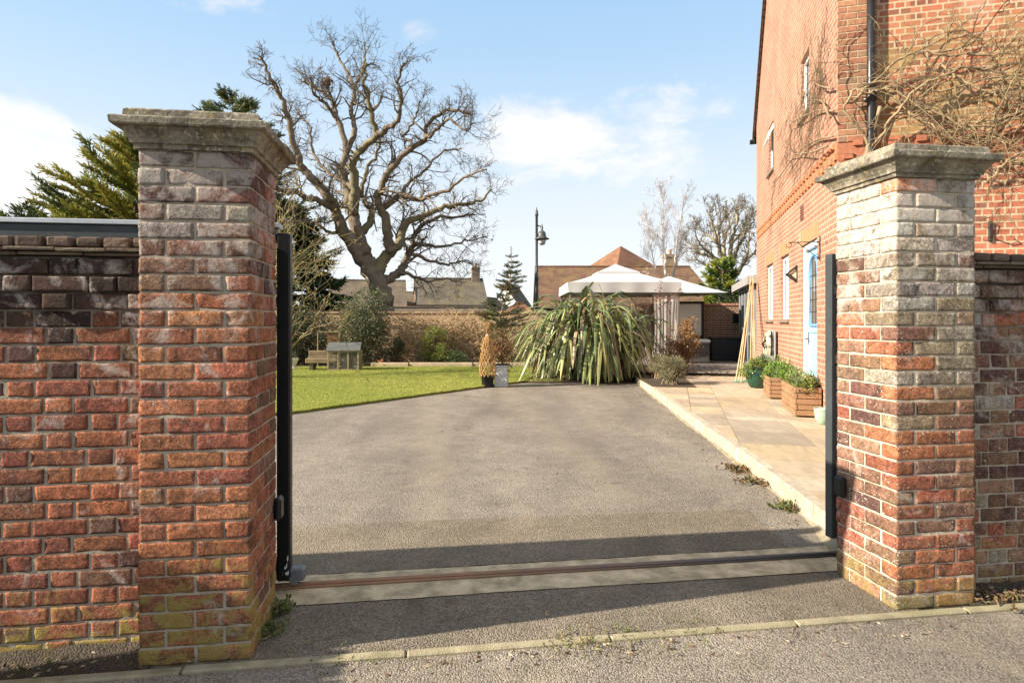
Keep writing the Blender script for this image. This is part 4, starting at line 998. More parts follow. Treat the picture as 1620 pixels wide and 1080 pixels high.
for (x, y) in ((-1, -1), (1, -1), (1, 1), (-1, 1)):
    m_ = MB(); m_.box2(x*1.46-.03, x*1.46+.03, y*1.46-.03, y*1.46+.03, 0, ze+.02, bev=.006); m_.build('post', M_taupe, gz); m_ = MB(); m_.tube([(x*1.46, y*1.46, ze), (x*.5, y*.5, zt-.06)], .015, 6); m_.build('roof_rib', M_taupe, gz)
t = NT('netting'); p = t.obj(); x, y, z = t.sep(p)
fo = t.noise(t.comb(t.math('MULTIPLY', x, 9.0), t.math('MULTIPLY', y, 9.0), t.math('MULTIPLY', z, .5)), 1.2, 4)
bs = t.n('BsdfPrincipled', {'Base Color': (0.55, 0.52, 0.48, 1), 'Roughness': .9}); tp = t.n('BsdfTransparent')
mx = t.n('MixShader', {0: t.map(fo, .3, .7, .22, .6), 1: tp.outputs[0], 2: bs.outputs[0]}); t.t.links.new(mx.outputs[0], t.out.inputs[0]); M_net = t.m
m_ = MB()
def drape(m_, x0, y0, x1, y1, z0, z1, waves, amp, tie=0.0):
    n = 60; V = []; d = nrm([x1-x0, y1-y0, 0]); nn = np.array([-d[1], d[0], 0])
    for i in range(7):
        f = i/6; z = z1+(z0-z1)*f; pin = 1-tie*math.sin(math.pi*min(f*1.1, 1))
        for j in range(n+1):
            g_ = j/n; g2 = .5+(g_-.5)*pin
            V.append(np.array([x0, y0, 0])+(np.array([x1, y1, 0])-np.array([x0, y0, 0]))*g2+nn*amp*(.5*math.sin(g_*waves*6.28)+.6*math.sin(g_*waves*2.3+1)+.5*math.sin(g_*waves*13.7+f*2))*(.3+.7*f)+np.array([0, 0, z]))
    m_.add(V, np.array([[i*(n+1)+j, i*(n+1)+j+1, (i+1)*(n+1)+j+1, (i+1)*(n+1)+j] for i in range(6) for j in range(n)]))
for args in ((.75, -1.47, 1.44, -1.47, .05, ze-.2, 3, .03, .2), (1.47, -1.42, 1.47, -.75, .05, ze-.2, 5, .04, .5), (-1.4, 1.47, 1.4, 1.47, .05, ze-.2, 9, .05)):
    m_ = MB(); drape(m_, *args); m_.build('netting_side', M_net, gz, True)
ps = thing('parasol', 'flat white parasol spreading just right of the gazebo', 'parasol', (4.86, 19.0, .2), 0)
m_ = MB(); pyr(m_, 1.35, 2.06, .03, 2.62, .02); m_.build('canopy', M_canvas, ps, True)
m_ = MB(); 
for (x, y) in ((-1, -1), (1, -1), (1, 1), (-1, 1)): m_.tube([(x*1.33, y*1.33, 2.04), (x*.05, y*.05, 2.58)], .012, 5); m_.tube([(0, 0, 1.9), (x*.7, y*.7, 2.28)], .010, 5)
m_.build('ribs', plain('parasol_rib', (.25, .23, .2), .5), ps); m_ = MB(); m_.tube([(0, 0, 0), (0, 0, 2.68)], .028, 10); m_.lathe([(.3, 0), (.3, .06), (.05, .1), (.04, .3)], 20); m_.build('pole', plain('parasol_pole', (.2, .19, .18), .4, .1, 5, 0, 5, .5, .5), ps)

# ------------------------------------------------------------------ garden furniture on the left
M_oldwood = timber('grey_wood', (0.24, 0.19, 0.11), (0.36, 0.30, 0.18), 2)
M_mesh = NT('wire_mesh'); t = M_mesh; p = t.obj(); x, y, z = t.sep(p)
def gridl(a): return t.math('LESS_THAN', t.math('FRACT', t.math('MULTIPLY', a, 45.0)), .14)
k = t.math('MAXIMUM', gridl(t.math('ADD', x, y)), gridl(z))
bs = t.n('BsdfPrincipled', {'Base Color': (.16, .16, .15, 1), 'Roughness': .6}); mx = t.n('MixShader', {0: t.map(k, 0, 1, .12, .9), 1: t.n('BsdfTransparent').outputs[0], 2: bs.outputs[0]}); t.t.links.new(mx.outputs[0], t.out.inputs[0]); M_mesh = t.m
q = gnd(518, 586, .03); Lh, Wh, Hh = .84, .62, .56
hu = thing('rabbit_hutch', 'wooden rabbit run with wire sides and felt pitched roof on the lawn edge', 'animal hutch', (q[0]+.02, q[1], .03), R(5))
m_ = MB(); pw = .02
for x in (0, .25*Lh/.84*1.1, .56, Lh): m_.box2(x-pw, x+pw, -pw, pw, 0, Hh, bev=.003)
for y in (Wh*.4, Wh*.72, Wh): m_.box2(Lh-pw, Lh+pw, y-pw, y+pw, 0, Hh, bev=.003); m_.box2(-pw, pw, y-pw, y+pw, 0, Hh, bev=.003)
for z in (.02, Hh-.02): m_.box2(-pw, Lh+pw, -pw+.003, pw-.003, z-.02, z+.02); m_.box2(Lh-pw+.003, Lh+pw-.003, 0, Wh, z-.02, z+.02); m_.box2(-pw, Lh+pw, Wh-pw+.002, Wh+pw-.002, z-.02, z+.02); m_.box2(-pw+.003, pw-.003, 0, Wh, z-.02, z+.02)
m_.box2(0, .28, -pw+.002, pw-.002, .28, .315); m_.build('timber_frame', M_oldwood, hu)
m_ = MB(); m_.quad((0, .0, 0), (Lh, .0, 0), (Lh, .0, Hh), (0, .0, Hh)); m_.quad((Lh, 0, 0), (Lh, Wh, 0), (Lh, Wh, Hh), (Lh, 0, Hh)); m_.quad((0, Wh, 0), (Lh, Wh, 0), (Lh, Wh, Hh), (0, Wh, Hh)); m_.build('wire_mesh', M_mesh, hu)
m_ = MB(); m_.box2(.3, .62, .34, Wh-.02, .03, Hh-.06); m_.build('sleeping_box', M_oldwood, hu)
m_ = MB(); e = .05; rz_ = Hh+.21
for s, (ya, yb) in enumerate(((-e, Wh/2), (Wh+e, Wh/2))):
    A = [(-e, ya, Hh-.01), (Lh+e, ya, Hh-.01), (Lh+e, yb, rz_), (-e, yb, rz_)]; B = [(a_[0], a_[1], a_[2]+.022) for a_ in A]; m_.quad(*A); m_.quad(*B)
    for i in range(4): m_.quad(A[i], A[(i+1) % 4], B[(i+1) % 4], B[i])
m_.build('roof', plain('roofing_felt', (.10, .105, .10), .9, .2, 12, .4), hu)
for xg in (0, Lh-.02): m_ = MB(); m_.add([(xg, 0, Hh), (xg, Wh, Hh), (xg, Wh/2, rz_-.02), (xg+.02, 0, Hh), (xg+.02, Wh, Hh), (xg+.02, Wh/2, rz_-.02)], [[0, 1, 2], [3, 5, 4], [0, 3, 4, 1], [1, 4, 5, 2], [2, 5, 3, 0]]); m_.build('gable_board', M_oldwood, hu)
sb = thing('garden_bench', 'low bench of stacked old sleepers left of the rabbit run', 'bench', (*gnd(479, 587, .03)[:2], .03), R(4))
m_ = MB(); m_.box2(0, .86, .25, .50, .20, .34, bev=.015); m_.box2(.02, .84, .52, .60, .30, .42, bev=.015); m_.box2(.02, .84, .54, .62, .43, .55, bev=.015); m_.build('sleepers', timber('old_sleeper', (.16, .12, .07), (.26, .20, .12), 0), sb)
M_sleg = timber('old_sleeper_leg', (.08, .06, .04), (.12, .1, .06), 2)
for x in (.1, .7): m_ = MB(); m_.box2(x, x+.12, .28, .6, 0, .22, bev=.01); m_.build('leg', M_sleg, sb)
fm = thing('trellis_frame', 'thin square timber frame with rusty panel standing behind the sleeper bench', 'trellis', (*gnd(489, 583, .03)[:2], .03), R(3))
m_ = MB(); m_.box2(0, .03, .9, .93, 0, 1.06, bev=.003); m_.box2(.66, .69, .9, .93, 0, 1.06, bev=.003); m_.box2(-.01, .70, .897, .933, 1.06, 1.09, bev=.003); m_.build('frame', M_oldwood, fm)
m_ = MB(); m_.box2(.30, .655, .93, .945, .55, 1.03); m_.build('panel', plain('rust_panel', (.16, .085, .04), .8, .4, 18, .3), fm)
q = gnd(464, 584, .03); ur = thing('stone_urn', 'white footed garden urn beside the dark gate end', 'urn', (q[0], q[1], .03))
m_ = MB(); m_.lathe([(.10, 0), (.11, .02), (.06, .07), (.055, .10), (.10, .16), (.14, .26), (.16, .30), (.165, .315), (.14, .315), (.12, .26)], 28); m_.build('urn', plain('white_stone', (.6, .59, .55), .7, .1, 9, .2), ur, True)
m_ = MB(); foliage_clump(m_, rng_(5), (0, 0, .3), (.1, .1, .2), 160, .08, .012, [(.09, .1, .05)]); m_.build('planting', M_leaf, ur)
slp = timber('sleeper_edge', (0.40, 0.31, 0.20), (0.50, 0.40, 0.27), 0)
x0 = -4.35
for i, (L, lab) in enumerate(((1.15, 'weathered sleeper edging the border by the tall green bush'), (1.95, 'longest pale sleeper edging the border below the bare climber'), (1.6, 'pale sleeper edging the border behind the wicker obelisk'))):
    m_ = MB(); m_.box2(0, L, 0, .14, 0, .12, bev=.012); o = m_.build('sleeper', slp); o.location = (x0, 18.86+.05*i, .03); o.rotation_euler = (0, 0, R(.6)); tag(o, lab, 'sleeper', 'sleepers edging the back border'); x0 += L+.03
tp_ = thing('terracotta_pot', 'small terracotta pot lying in the border beside the tall bush', 'plant pot', at(598, 573, 19.2)*np.array([1, 1, 0])+np.array([0, 0, .1]))
m_ = MB(); m_.lathe([(.08, 0), (.12, .14), (.135, .14), (.135, .18), (.11, .18)], 20); o = m_.build('pot', plain('terracotta', (.42, .17, .08), .8, .15), tp_, True); o.rotation_euler = (0, R(80), 0)

# black pot with a woven willow obelisk
q = gnd(771, 613.5, 0); wo_ = thing('potted_obelisk', 'black plastic pot holding a woven willow obelisk', 'plant pot', (q[0], q[1]+.14, .002))
m_ = MB(); m_.lathe([(.115, 0), (.12, .01), (.14, .22), (.15, .222), (.15, .262), (.135, .262), (.13, .2)], 32); m_.build('pot', plain('black_plastic', (.018, .018, .019), .5, .15), wo_, True)
rng = rng_(14); m_ = MB()
def obr(f): return .15*(1+.35*math.sin(min(f*1.25, 1)*math.pi*.62))*(1-f)**.62*1.05+.012
for dirn in (1, -1):
    for k in range(13):
        a0 = k*6.283/13; P = []
        for f in np.linspace(0, 1, 15):
            r0 = obr(f); a_ = a0+dirn*f*2.6+rng.normal(0, .03); P.append((r0*math.cos(a_), r0*math.sin(a_), .24+f*.92))
        m_.tube(P, np.linspace(.011, .007, 15), 5, np.array(((.42, .24, .10), (.36, .20, .09), (.46, .30, .12))[k % 3])*rng.uniform(.8, 1.15))
m_.leaves(np.c_[rng.normal(0, .06, 420), rng.normal(0, .06, 420), rng.uniform(.5, 1.02, 420)], rng.normal(0, 1, (420, 3)), rng.uniform(.04, .08, 420), .018, np.array([[.42, .26, .09], [.36, .18, .08], [.45, .33, .12]])[rng.integers(3, size=420)]*rng.uniform(.6, 1.2, (420, 1)), rng=rng)
m_.tube([(.03*math.cos(q_), .03*math.sin(q_), 1.13) for q_ in np.linspace(0, 6.283, 10)], .014, 5, (.5, .4, .28))
m_.build('willow_weave', M_twig, wo_)
m_ = MB()
for k in range(16):
    a_ = rng.uniform(0, 6.28); s_ = rng.uniform(.03, .14); m_.tube([(0, 0, 1.1), (s_*.4*math.cos(a_), s_*.4*math.sin(a_), 1.25), (s_*math.cos(a_), s_*math.sin(a_), 1.33+rng.uniform(0, .14))], .004, 4, (.38, .2, .09))
m_.build('twig_tips', M_twig, wo_)
# zinc planter with young fir
q = gnd(803, 612.5, 0); zp = thing('zinc_planter', 'square galvanised planter behind the black pot', 'planter', (q[0], q[1], .002), R(-3))
M_zinc = plain('zinc', (.42, .44, .43), .45, .15, 4, .05, 20, .5, .1)
m_ = MB(); m_.box2(-.29, 0, 0, .36, 0, .46, bev=.008); m_.box2(-.305, .015, -.015, .375, .44, .47, bev=.008); m_.build('box', M_zinc, zp)
m_ = MB(); rng = rng_(77); m_.leaves(np.c_[rng.uniform(-.27, -.02, 260), rng.uniform(.02, .34, 260), np.full(260, .468)], np.c_[rng.normal(0, 1, (260, 2)), rng.uniform(0, .8, 260)], .05, .03, np.array((.13, .09, .07))*rng.uniform(.5, 1.5, (260, 1)), rng=rng); m_.build('mulch', M_leaf, zp)
# ------------------------------------------------------------------ trees and plants
def grow(big, small, rng, p, d, L, r, lvl, P, thr=.03, col=None):
    K = 7 if lvl <= 1 else 5
    pts = [np.asarray(p, float)]; dd = nrm(d)
    for i in range(K-1):
        dd = nrm(dd+rng.normal(0, P['wig'], 3)+np.array([0, 0, P['up']])); pts.append(pts[-1]+dd*L/(K-1))
    rad = np.linspace(r, max(r*P['taper'], P['rmin']*.8), K)
    c = (P['bark'] if r > thr else P['twig']) if col is None else col
    (big if r > thr else small).tube(pts, rad, 8 if r > .08 else (5 if r > thr else 3), np.array(c)*rng.uniform(.8, 1.2))
    if lvl >= P['max']: 
        if P.get('tips') is not None: P['tips'].append((pts[-1], dd))
        return
    nk = P['kids'][min(lvl, len(P['kids'])-1)]
    for k in range(nk):
        f = rng.uniform(P.get('f0', .25), 1.0) if k else 1.0
        i = min(int(f*(K-1)), K-2); g_ = f*(K-1)-i; b_ = pts[i]*(1-g_)+pts[i+1]*g_; tg = nrm(pts[i+1]-pts[i])
        pr = rng.normal(0, 1, 3); pr -= tg*np.dot(pr, tg); pr = nrm(pr)
        nd = nrm(tg*P['fwd']+pr*rng.uniform(.6, 1.1)*P.get('spread', 1.0)+np.array([0, 0, P['lift']]))
        grow(big, small, rng, b_, nd, L*rng.uniform(*P['len'])*(1.15-.45*f), max(P['rmin'], (rad[i]*(1-g_)+rad[i+1]*g_)*P['rk']), lvl+1, P, thr)
def catmull(P, n):
    P = np.asarray(P, float); Q = np.vstack([2*P[0]-P[1], P, 2*P[-1]-P[-2]]); out = []
    m = len(P)-1
    for u in np.linspace(0, m, n):
        i = min(int(u), m-1); f = u-i; a, b, c, d = Q[i:i+4]
        out.append(.5*((2*b)+(-a+c)*f+(2*a-5*b+4*c-d)*f*f+(-a+3*b-3*c+d)*f**3))
    return np.array(out)
# the great bare oak: main limbs follow the photograph's, each leaning to its own depth
YO = 24.0
ok = thing('oak_tree', 'huge bare gnarled oak towering behind the garden wall', 'tree', (*at(608, 490, YO)[:2], 0))
ob = np.array([*at(608, 490, YO)[:2], 0])
OL = [  # (pixel polyline, start radius m, end radius, depth swing start, end)
 ([(610, 560), (608, 492), (606, 468), (593, 440), (580, 415), (573, 400)], .53, .36, 0, 0),
 ([(577, 412), (561, 389), (546, 368), (535, 346), (529, 328), (520, 312), (494, 281), (476, 260), (463, 221), (455, 180), (442, 149), (427, 120), (411, 89)], .36, .05, 0, -2.5),
 ([(535, 346), (522, 328), (500, 317), (468, 306), (440, 300), (420, 285)], .19, .05, -.3, -3.5),
 ([(573, 402), (566, 370), (557, 337), (553, 311), (546, 290), (543, 260), (548, 237), (533, 185), (520, 154), (494, 136), (480, 128)], .34, .05, 0, 1.5),
 ([(548, 240), (561, 206), (556, 175), (561, 141), (546, 110), (532, 85), (527, 70)], .15, .04, .8, 2.6),
 ([(561, 143), (572, 115), (577, 90), (576, 66)], .08, .03, 1.8, 2.2),
 ([(533, 187), (515, 165), (498, 150), (490, 120)], .09, .04, 1.0, 0),
 ([(557, 340), (561, 299), (559, 260), (572, 237), (595, 216), (588, 185), (582, 151), (575, 128), (580, 100)], .26, .04, .2, -1.5),
 ([(595, 217), (612, 203), (629, 190), (634, 154), (631, 133), (640, 100)], .15, .04, -1.0, -2.8),
 ([(566, 372), (585, 352), (589, 332), (576, 318), (572, 300), (580, 270), (598, 240), (600, 215)], .20, .05, .2, 2.5),
 ([(597, 432), (604, 418), (620, 396), (633, 380), (642, 355), (661, 343), (698, 331), (722, 324), (760, 318), (778, 300)], .34, .04, 0, 1.5),
 ([(620, 397), (616, 383), (612, 355), (603, 331), (598, 309), (603, 299), (613, 271), (655, 232), (673, 219), (678, 196), (707, 175), (742, 180)], .27, .05, 0, -2.0),
 ([(673, 219), (690, 205), (712, 190), (735, 205), (748, 195)], .09, .03, -1.6, -3.0),
 ([(605, 329), (633, 309), (661, 313), (698, 304), (735, 280), (770, 268)], .16, .03, -.3, -3.0),
 ([(640, 310), (645, 290), (670, 270), (700, 240), (730, 235)], .10, .03, -.8, 1.0),
 ([(606, 446), (629, 433), (640, 416), (651, 389), (657, 368), (690, 345), (720, 345), (752, 340)], .24, .04, .2, 2.8),
 ([(634, 430), (655, 438), (679, 443), (709, 441), (725, 447)], .10, .02, .3, 1.6),
 ([(648, 400), (679, 412), (712, 418), (735, 412), (745, 418)], .10, .02, .6, 2.2),
 ([(655, 385), (700, 390), (735, 382), (770, 375)], .10, .025, .8, 3.0),
 ([(542, 365), (520, 368), (495, 352), (470, 350)], .10, .03, 0, -2.0),
 ([(563, 300), (540, 285), (515, 270), (495, 240), (490, 200), (470, 180)], .12, .04, .2, 3.0),
 ([(655, 232), (640, 215), (655, 190), (665, 160)], .08, .03, -1.5, -1.0),
]
tips = []
PO = dict(wig=.30, up=.03, taper=.45, rmin=.0062, kids=[7, 6, 5, 4], fwd=.55, lift=.16, len=(.42, .72), rk=.55, max=4, bark=(0.17, 0.135, 0.095), twig=(0.12, 0.095, 0.07), f0=.2)
ot, oc = MB(), MB(); rng = rng_(101)
for (px, r0, r1, y0, y1) in OL:
    n = len(px); P = [at(x, y, YO+y0+(y1-y0)*i/(n-1))-ob for i, (x, y) in enumerate(px)]
    if px[0][1] == 560: P[0] = np.array([0, 0, -.1])
    K = max(12, n*4); C = catmull(P, K); C[1:-1] += rng.normal(0, .035, (K-2, 3))
    rad = r0+(r1-r0)*np.linspace(0, 1, K)**.75
    rad = rad*(.88+rng.normal(0, .02, K))
    if r0 > .5: rad[:4] *= np.array([1.35, 1.2, 1.08, 1.02])
    mossy = np.array((0.175, 0.15, 0.085)) if rng.uniform() < .45 else np.array((0.165, 0.13, 0.095))
    ot.tube(C, rad, 10, mossy)
    if r0 > .5: continue
    Ltot = np.linalg.norm(np.diff(C, axis=0), axis=1).sum(); nk = int(3+Ltot*3.5)
    for k in range(nk):
        f = rng.uniform(.22, 1) if k > 2 else 1.0
        i = min(int(f*(K-1)), K-2); tg = nrm(C[i+1]-C[i]); pr = rng.normal(0, 1, 3); pr -= tg*np.dot(pr, tg); pr = nrm(pr)
        grow(ot, oc, rng, C[i], nrm(tg*.6+pr*.9+np.array([0, 0, .25])), rng.uniform(.5, 1.3)*(1.15-.3*f), max(.012, min(rad[i]*.45, .05)), 2, PO)
for (x, y) in ((515, 125), (520, 122)):       # two sawn stubs beside a clump high in the crown
    b_ = at(518, 140, YO+.5)-ob; ot.tube([b_, at(x, y, YO+.5)-ob], .07, 6, (.14, .11, .08))
rngc = rng_(6); bc = at(518, 131, YO+.5)-ob
oc.leaves(bc+rngc.normal(0, .10, (240, 3)), rngc.normal(0, 1, (240, 3)), .14, .04, (.20, .11, .07), rng=rngc)
ot.build('trunk', attrmat('oak_bark', .9, .4, 5, .8, 18), ok, True); oc.build('crown', M_twig, ok)

def bare_tree(name, label, loc, h, seed, trunks, P, r0, thr=.03, cat='tree'):
    o = thing(name, label, cat, loc); b_, s_ = MB(), MB(); rng = rng_(seed)
    for (dx_, dy_, lean, hh) in trunks: grow(b_, s_, rng, (dx_, dy_, -.05), (lean, rng.normal(0, .05), 1), h*hh, r0, 0, P, thr)
    b_.build('trunk', M_twig, o, True); s_.build('crown', M_twig, o); return o
PB_ = dict(wig=.10, up=.06, taper=.30, rmin=.010, kids=[13, 7, 5, 4], fwd=.85, lift=.25, len=(.26, .44), rk=.5, max=4, bark=(0.17, 0.14, 0.09), twig=(0.17, 0.14, 0.10), f0=.38, spread=.9)
q = at(1150, 480, 33); bt = thing('bare_tree', 'round-headed bare tree rising behind the green conifer', 'tree', (q[0], q[1], 0)); tb0 = np.array([q[0], q[1], 0])
def traced(o, base, Y, limbs, P, rng, dens, lvl, L0, L1, rk=.5, rc=.04, thr=.03, dirup=.25):
    b_, s_ = MB(), MB()
    for (px, r0, r1, y0, y1) in limbs:
        n = len(px); Q = [at(x, y, Y+y0+(y1-y0)*i/(n-1))-base for i, (x, y) in enumerate(px)]; K = n*5; C = catmull(Q, K); C[1:-1] += rng.normal(0, .02, (K-2, 3)); rad = r0+(r1-r0)*np.linspace(0, 1, K)**.8
        b_.tube(C, rad, 8, np.array(P['bark'])*rng.uniform(.85, 1.15)); Lt = np.linalg.norm(np.diff(C, axis=0), axis=1).sum()
        for k in range(int(3+Lt*dens)):
            f = rng.uniform(.3, 1) if k > 1 else 1.0; i = min(int(f*(K-1)), K-2); tg = nrm(C[i+1]-C[i]); pr = rng.normal(0, 1, 3); pr -= tg*np.dot(pr, tg)
            grow(b_, s_, rng, C[i], nrm(tg*.8+nrm(pr)*.8+np.array([0, 0, dirup])), rng.uniform(L0, L1)*(1.15-.4*f), max(P['rmin'], min(rad[i]*rk, rc)), lvl, P, thr)
    b_.build('trunk', M_twig, o, True); s_.build('crown', M_twig, o)
def zz(pts): return [(1000+x/7.2, 300+y/7.2) for x, y in pts]
traced(bt, tb0, 33, [(zz([(1110, 1500), (1110, 1000), (1105, 880)]), .30, .20, 0, 0), (zz([(1110, 900), (1120, 830), (1130, 600), (1180, 400), (1220, 215)]), .19, .04, 0, -.6), (zz([(1105, 880), (1045, 720), (1060, 560), (1100, 380), (1070, 260)]), .14, .03, 0, .8),
    (zz([(1095, 900), (1000, 700), (960, 560), (920, 400), (870, 270)]), .15, .03, 0, -.9), (zz([(1090, 920), (940, 780), (800, 740), (700, 660), (590, 560)]), .13, .025, 0, .5), (zz([(1115, 860), (1220, 640), (1300, 480), (1400, 340)]), .13, .03, 0, 1.0),
    (zz([(1120, 1000), (1200, 930), (1300, 780), (1330, 600), (1340, 380)]), .15, .03, 0, -.8), (zz([(1200, 960), (1290, 820), (1430, 690), (1520, 600)]), .11, .03, 0, .6), (zz([(1060, 870), (900, 740), (760, 600), (715, 470)]), .11, .025, .2, -1.2), (zz([(960, 600), (860, 520), (760, 430)]), .06, .02, -.3, .6),
    (zz([(1130, 620), (1250, 480), (1310, 300), (1310, 240)]), .09, .02, 0, 1.0), (zz([(1040, 880), (850, 850), (720, 790)]), .07, .02, 0, -.5), (zz([(1180, 420), (1140, 300), (1090, 230)]), .06, .02, -.3, .4), (zz([(1000, 700), (990, 500), (1000, 330), (950, 240)]), .09, .02, .3, 1.0)],
    dict(wig=.16, up=.05, taper=.4, rmin=.011, kids=[6, 5, 4], fwd=.8, lift=.18, len=(.45, .7), rk=.55, max=3, bark=(.25, .205, .13), twig=(.20, .165, .12), f0=.2), rng_(212), 3.2, 1, .5, 1.1)
q = at(1058, 470, 25); bi = thing('birch_tree', 'slender white-stemmed birch with fine bare twigs behind the gazebo', 'tree', (q[0], q[1], 0))
traced(bi, np.array([q[0], q[1], 0]), 25, [([(1055, 560), (1053, 440), (1052, 400), (1048, 369), (1049, 328), (1047, 300)], .075, .010, 0, 0), ([(1060, 560), (1065, 444), (1069, 411), (1072, 376), (1079, 340), (1084, 302)], .065, .010, 0, -.5), ([(1050, 560), (1038, 437), (1033, 410), (1030, 380), (1024, 345)], .045, .008, 0, .6)],
    dict(wig=.10, up=.03, taper=.4, rmin=.0052, kids=[6, 3], fwd=.9, lift=.30, len=(.35, .6), rk=.5, max=2, bark=(.50, .45, .40), twig=(.50, .46, .46), f0=.2, spread=.8), rng_(313), 5.0, 0, .5, 1.15, .4, .012, .02, .55)
if False: bare_tree('bare_tree', 'round-headed bare tree rising behind the green conifer', (q[0], q[1], 0), 5.6, 202, [(0, 0, -.08, .98), (.1, .1, .38, .86), (-.1, .2, -.42, .84), (.05, .1, .16, 1.0), (0, 0, -.24, .95), (.1, 0, .62, .68), (-.1, 0, -.66, .66)], PB_, .13)
PW = dict(wig=.05, up=.05, taper=.25, rmin=.0060, kids=[30, 8, 5], fwd=.9, lift=.30, len=(.16, .34), rk=.35, max=3, bark=(0.55, 0.50, 0.44), twig=(0.36, 0.32, 0.31), f0=.3, spread=.8)
if False: bare_tree('birch_tree', 'slender white-stemmed birch with fine bare twigs behind the gazebo', (q[0], q[1], 0), 6.0, 303, [(0, 0, 0, 1.0), (.35, .1, .12, .95), (-.4, .2, -.06, .8)], PW, .06, .018)

# magnolia-like shrub with fat buds close behind the left pillar
PM = dict(wig=.20, up=.05, taper=.4, rmin=.0055, kids=[8, 5, 3], fwd=.75, lift=.22, len=(.42, .68), rk=.5, max=3, spread=.8, bark=(0.22, 0.18, 0.095), twig=(0.27, 0.215, 0.115), f0=.2, tips=[])
mg = thing('budding_shrub_tree', 'small pale-twigged tree in fat bud close behind the left pillar', 'tree', (*at(424, 500, 15.2)[:2], .02))
b_, s_ = MB(), MB(); rng = rng_(404)
for (lx, ly, hh) in ((.14, -.05, 3.6), (-.05, .1, 4.2), (.30, 0, 2.0), (-.12, 0, 3.9), (.05, -.2, 3.2), (.16, .25, 2.8)): grow(b_, s_, rng, (rng.normal(0, .08), rng.normal(0, .08), 0), (lx, ly, 1), hh, .042, 0, PM, .02)
tp = PM['tips']; b_.build('trunk', M_twig, mg, True)
s_.flush(); n = len(tp); s_.leaves(np.array([a for a, b in tp]), np.array([b for a, b in tp])+rng.normal(0, .2, (n, 3)), rng.uniform(.04, .09, n), rng.uniform(.02, .035, n), np.array((.50, .44, .16))*rng.uniform(.6, 1.2, (n, 1)), mat=1, fold=.5, rng=rng); s_.build('budding_twigs', [M_twig, M_leaf], mg)

# ------------------------------------------------------------------ conifers
def conifer(name, label, loc, h, rad, seed, cols, nb, drop, nt, tl, tw, z0=.15, shape=1.0, lean=0.0, upt=0.0, cat='tree', bough=1.0, per=3):
    o = thing(name, label, cat, loc); rng = rng_(seed); tr_ = MB(); fo = MB(); bo = MB()
    tr_.tube([(0, 0, -.05), (lean*.3, 0, h*.5), (lean, 0, h*.97)], (h*.03, h*.018, .01), 8, (0.12, 0.085, 0.06)); tr_.build('trunk', M_twig, o, True)
    C, D, Lc, K = [], [], [], []
    for k in range(nb):
        f = z0+(1-z0)*(k+rng.uniform(0, 1))/nb; f = min(f, .985); a_ = rng.uniform(0, 6.283)
        R_ = rad*max(.06, (1-f)**shape)*rng.uniform(.65, 1.2)+.06; p0 = np.array([lean*f, 0, h*f]); d0 = np.array([math.cos(a_), math.sin(a_), 0])
        m = 6; P = [p0+d0*R_*u+np.array([0, 0, R_*(drop*u*u+upt*u)]) for u in np.linspace(0, 1, m)]; P = np.array(P)+rng.normal(0, .03*R_, (m, 3))*np.linspace(0, 1, m)[:, None]
        bo.tube(P, np.linspace(.010+.012*R_, .004, m)*bough, 4, (0.13, 0.095, 0.06))
        cb = np.array(cols[rng.integers(len(cols))])*rng.uniform(.75, 1.2)
        for j in range(int(nt*(.4+R_/rad))):
            u = rng.uniform(.18, 1.0)**.7; i = min(int(u*(m-1)), m-2); g_ = u*(m-1)-i; q_ = P[i]*(1-g_)+P[i+1]*g_; tg = nrm(P[i+1]-P[i])
            side = np.cross(tg, [0, 0, 1])*rng.choice([-1, 1])+np.array([0, 0, rng.normal(0.05, .35)]); dd = nrm(tg*.9+side*rng.uniform(.3, .9)+np.array([0, 0, upt*.5]))
            l_ = tl*rng.uniform(.6, 1.3)
            for e in range(per):
                C.append(q_+dd*l_*.33*e+rng.normal(0, .012, 3)); D.append(dd+rng.normal(0, .32, 3)); Lc.append(l_*.6); K.append(cb*rng.uniform(.7, 1.3))
    fo.leaves(np.array(C), np.array(D), np.array(Lc), tw*rng.uniform(.7, 1.3, len(C)), np.array(K), rng=rng, fold=.3)
    bo.build('boughs', M_twig, o); fo.build('foliage', M_leaf, o); return o
DG = [(0.035, 0.070, 0.035), (0.055, 0.09, 0.045), (0.065, 0.095, 0.035)]
YG = [(0.29, 0.27, 0.05), (0.19, 0.205, 0.045), (0.10, 0.13, 0.04), (0.34, 0.30, 0.065)]
q = at(462, 500, 22.8); conifer('cedar_tree', 'dark green layered cedar between the gate end and the oak', (q[0]-.2, q[1], 0), 5.9, 2.7, 501, DG, 210, -.10, 150, .30, .055, .05, .62)
q = at(205, 400, 24); conifer('cypress_tree', 'yellow-green feathery cypress rising over the left wall', (q[0]+1.0, q[1], 0), 8.4, 5.2, 502, YG, 260, .10, 150, .34, .05, .12, .60, 0, .38)
q = at(45, 400, 23); conifer('cypress_tree', 'thin dark conifer tips just showing above the gate at far left', (q[0], q[1], 0), 5.6, 2.6, 503, [(0.10, 0.12, 0.035), (0.06, 0.085, 0.03)], 70, .1, 40, .34, .055, .15, .8, 0, .45)
q = at(368, 300, 27); conifer('cypress_tree', 'tall cypress top showing behind the left pillar cap', (q[0], q[1], 0), 11.3, 4.4, 504, [(0.10, 0.13, 0.05), (0.15, 0.165, 0.055), (0.07, 0.095, 0.04)], 150, .06, 100, .34, .045, .2, .6, 0, .34)
q = at(1143, 480, 21.2); conifer('golden_conifer', 'bright yellow-green conifer peeping over the deck wall', (q[0], q[1], 0), 3.50, 1.0, 505, [(0.28, 0.29, 0.04), (0.19, 0.23, 0.04), (0.09, 0.14, 0.035)], 120, .05, 46, .2, .05, .15, .55, 0, .45)
q = at(1150, 470, 20.7); 
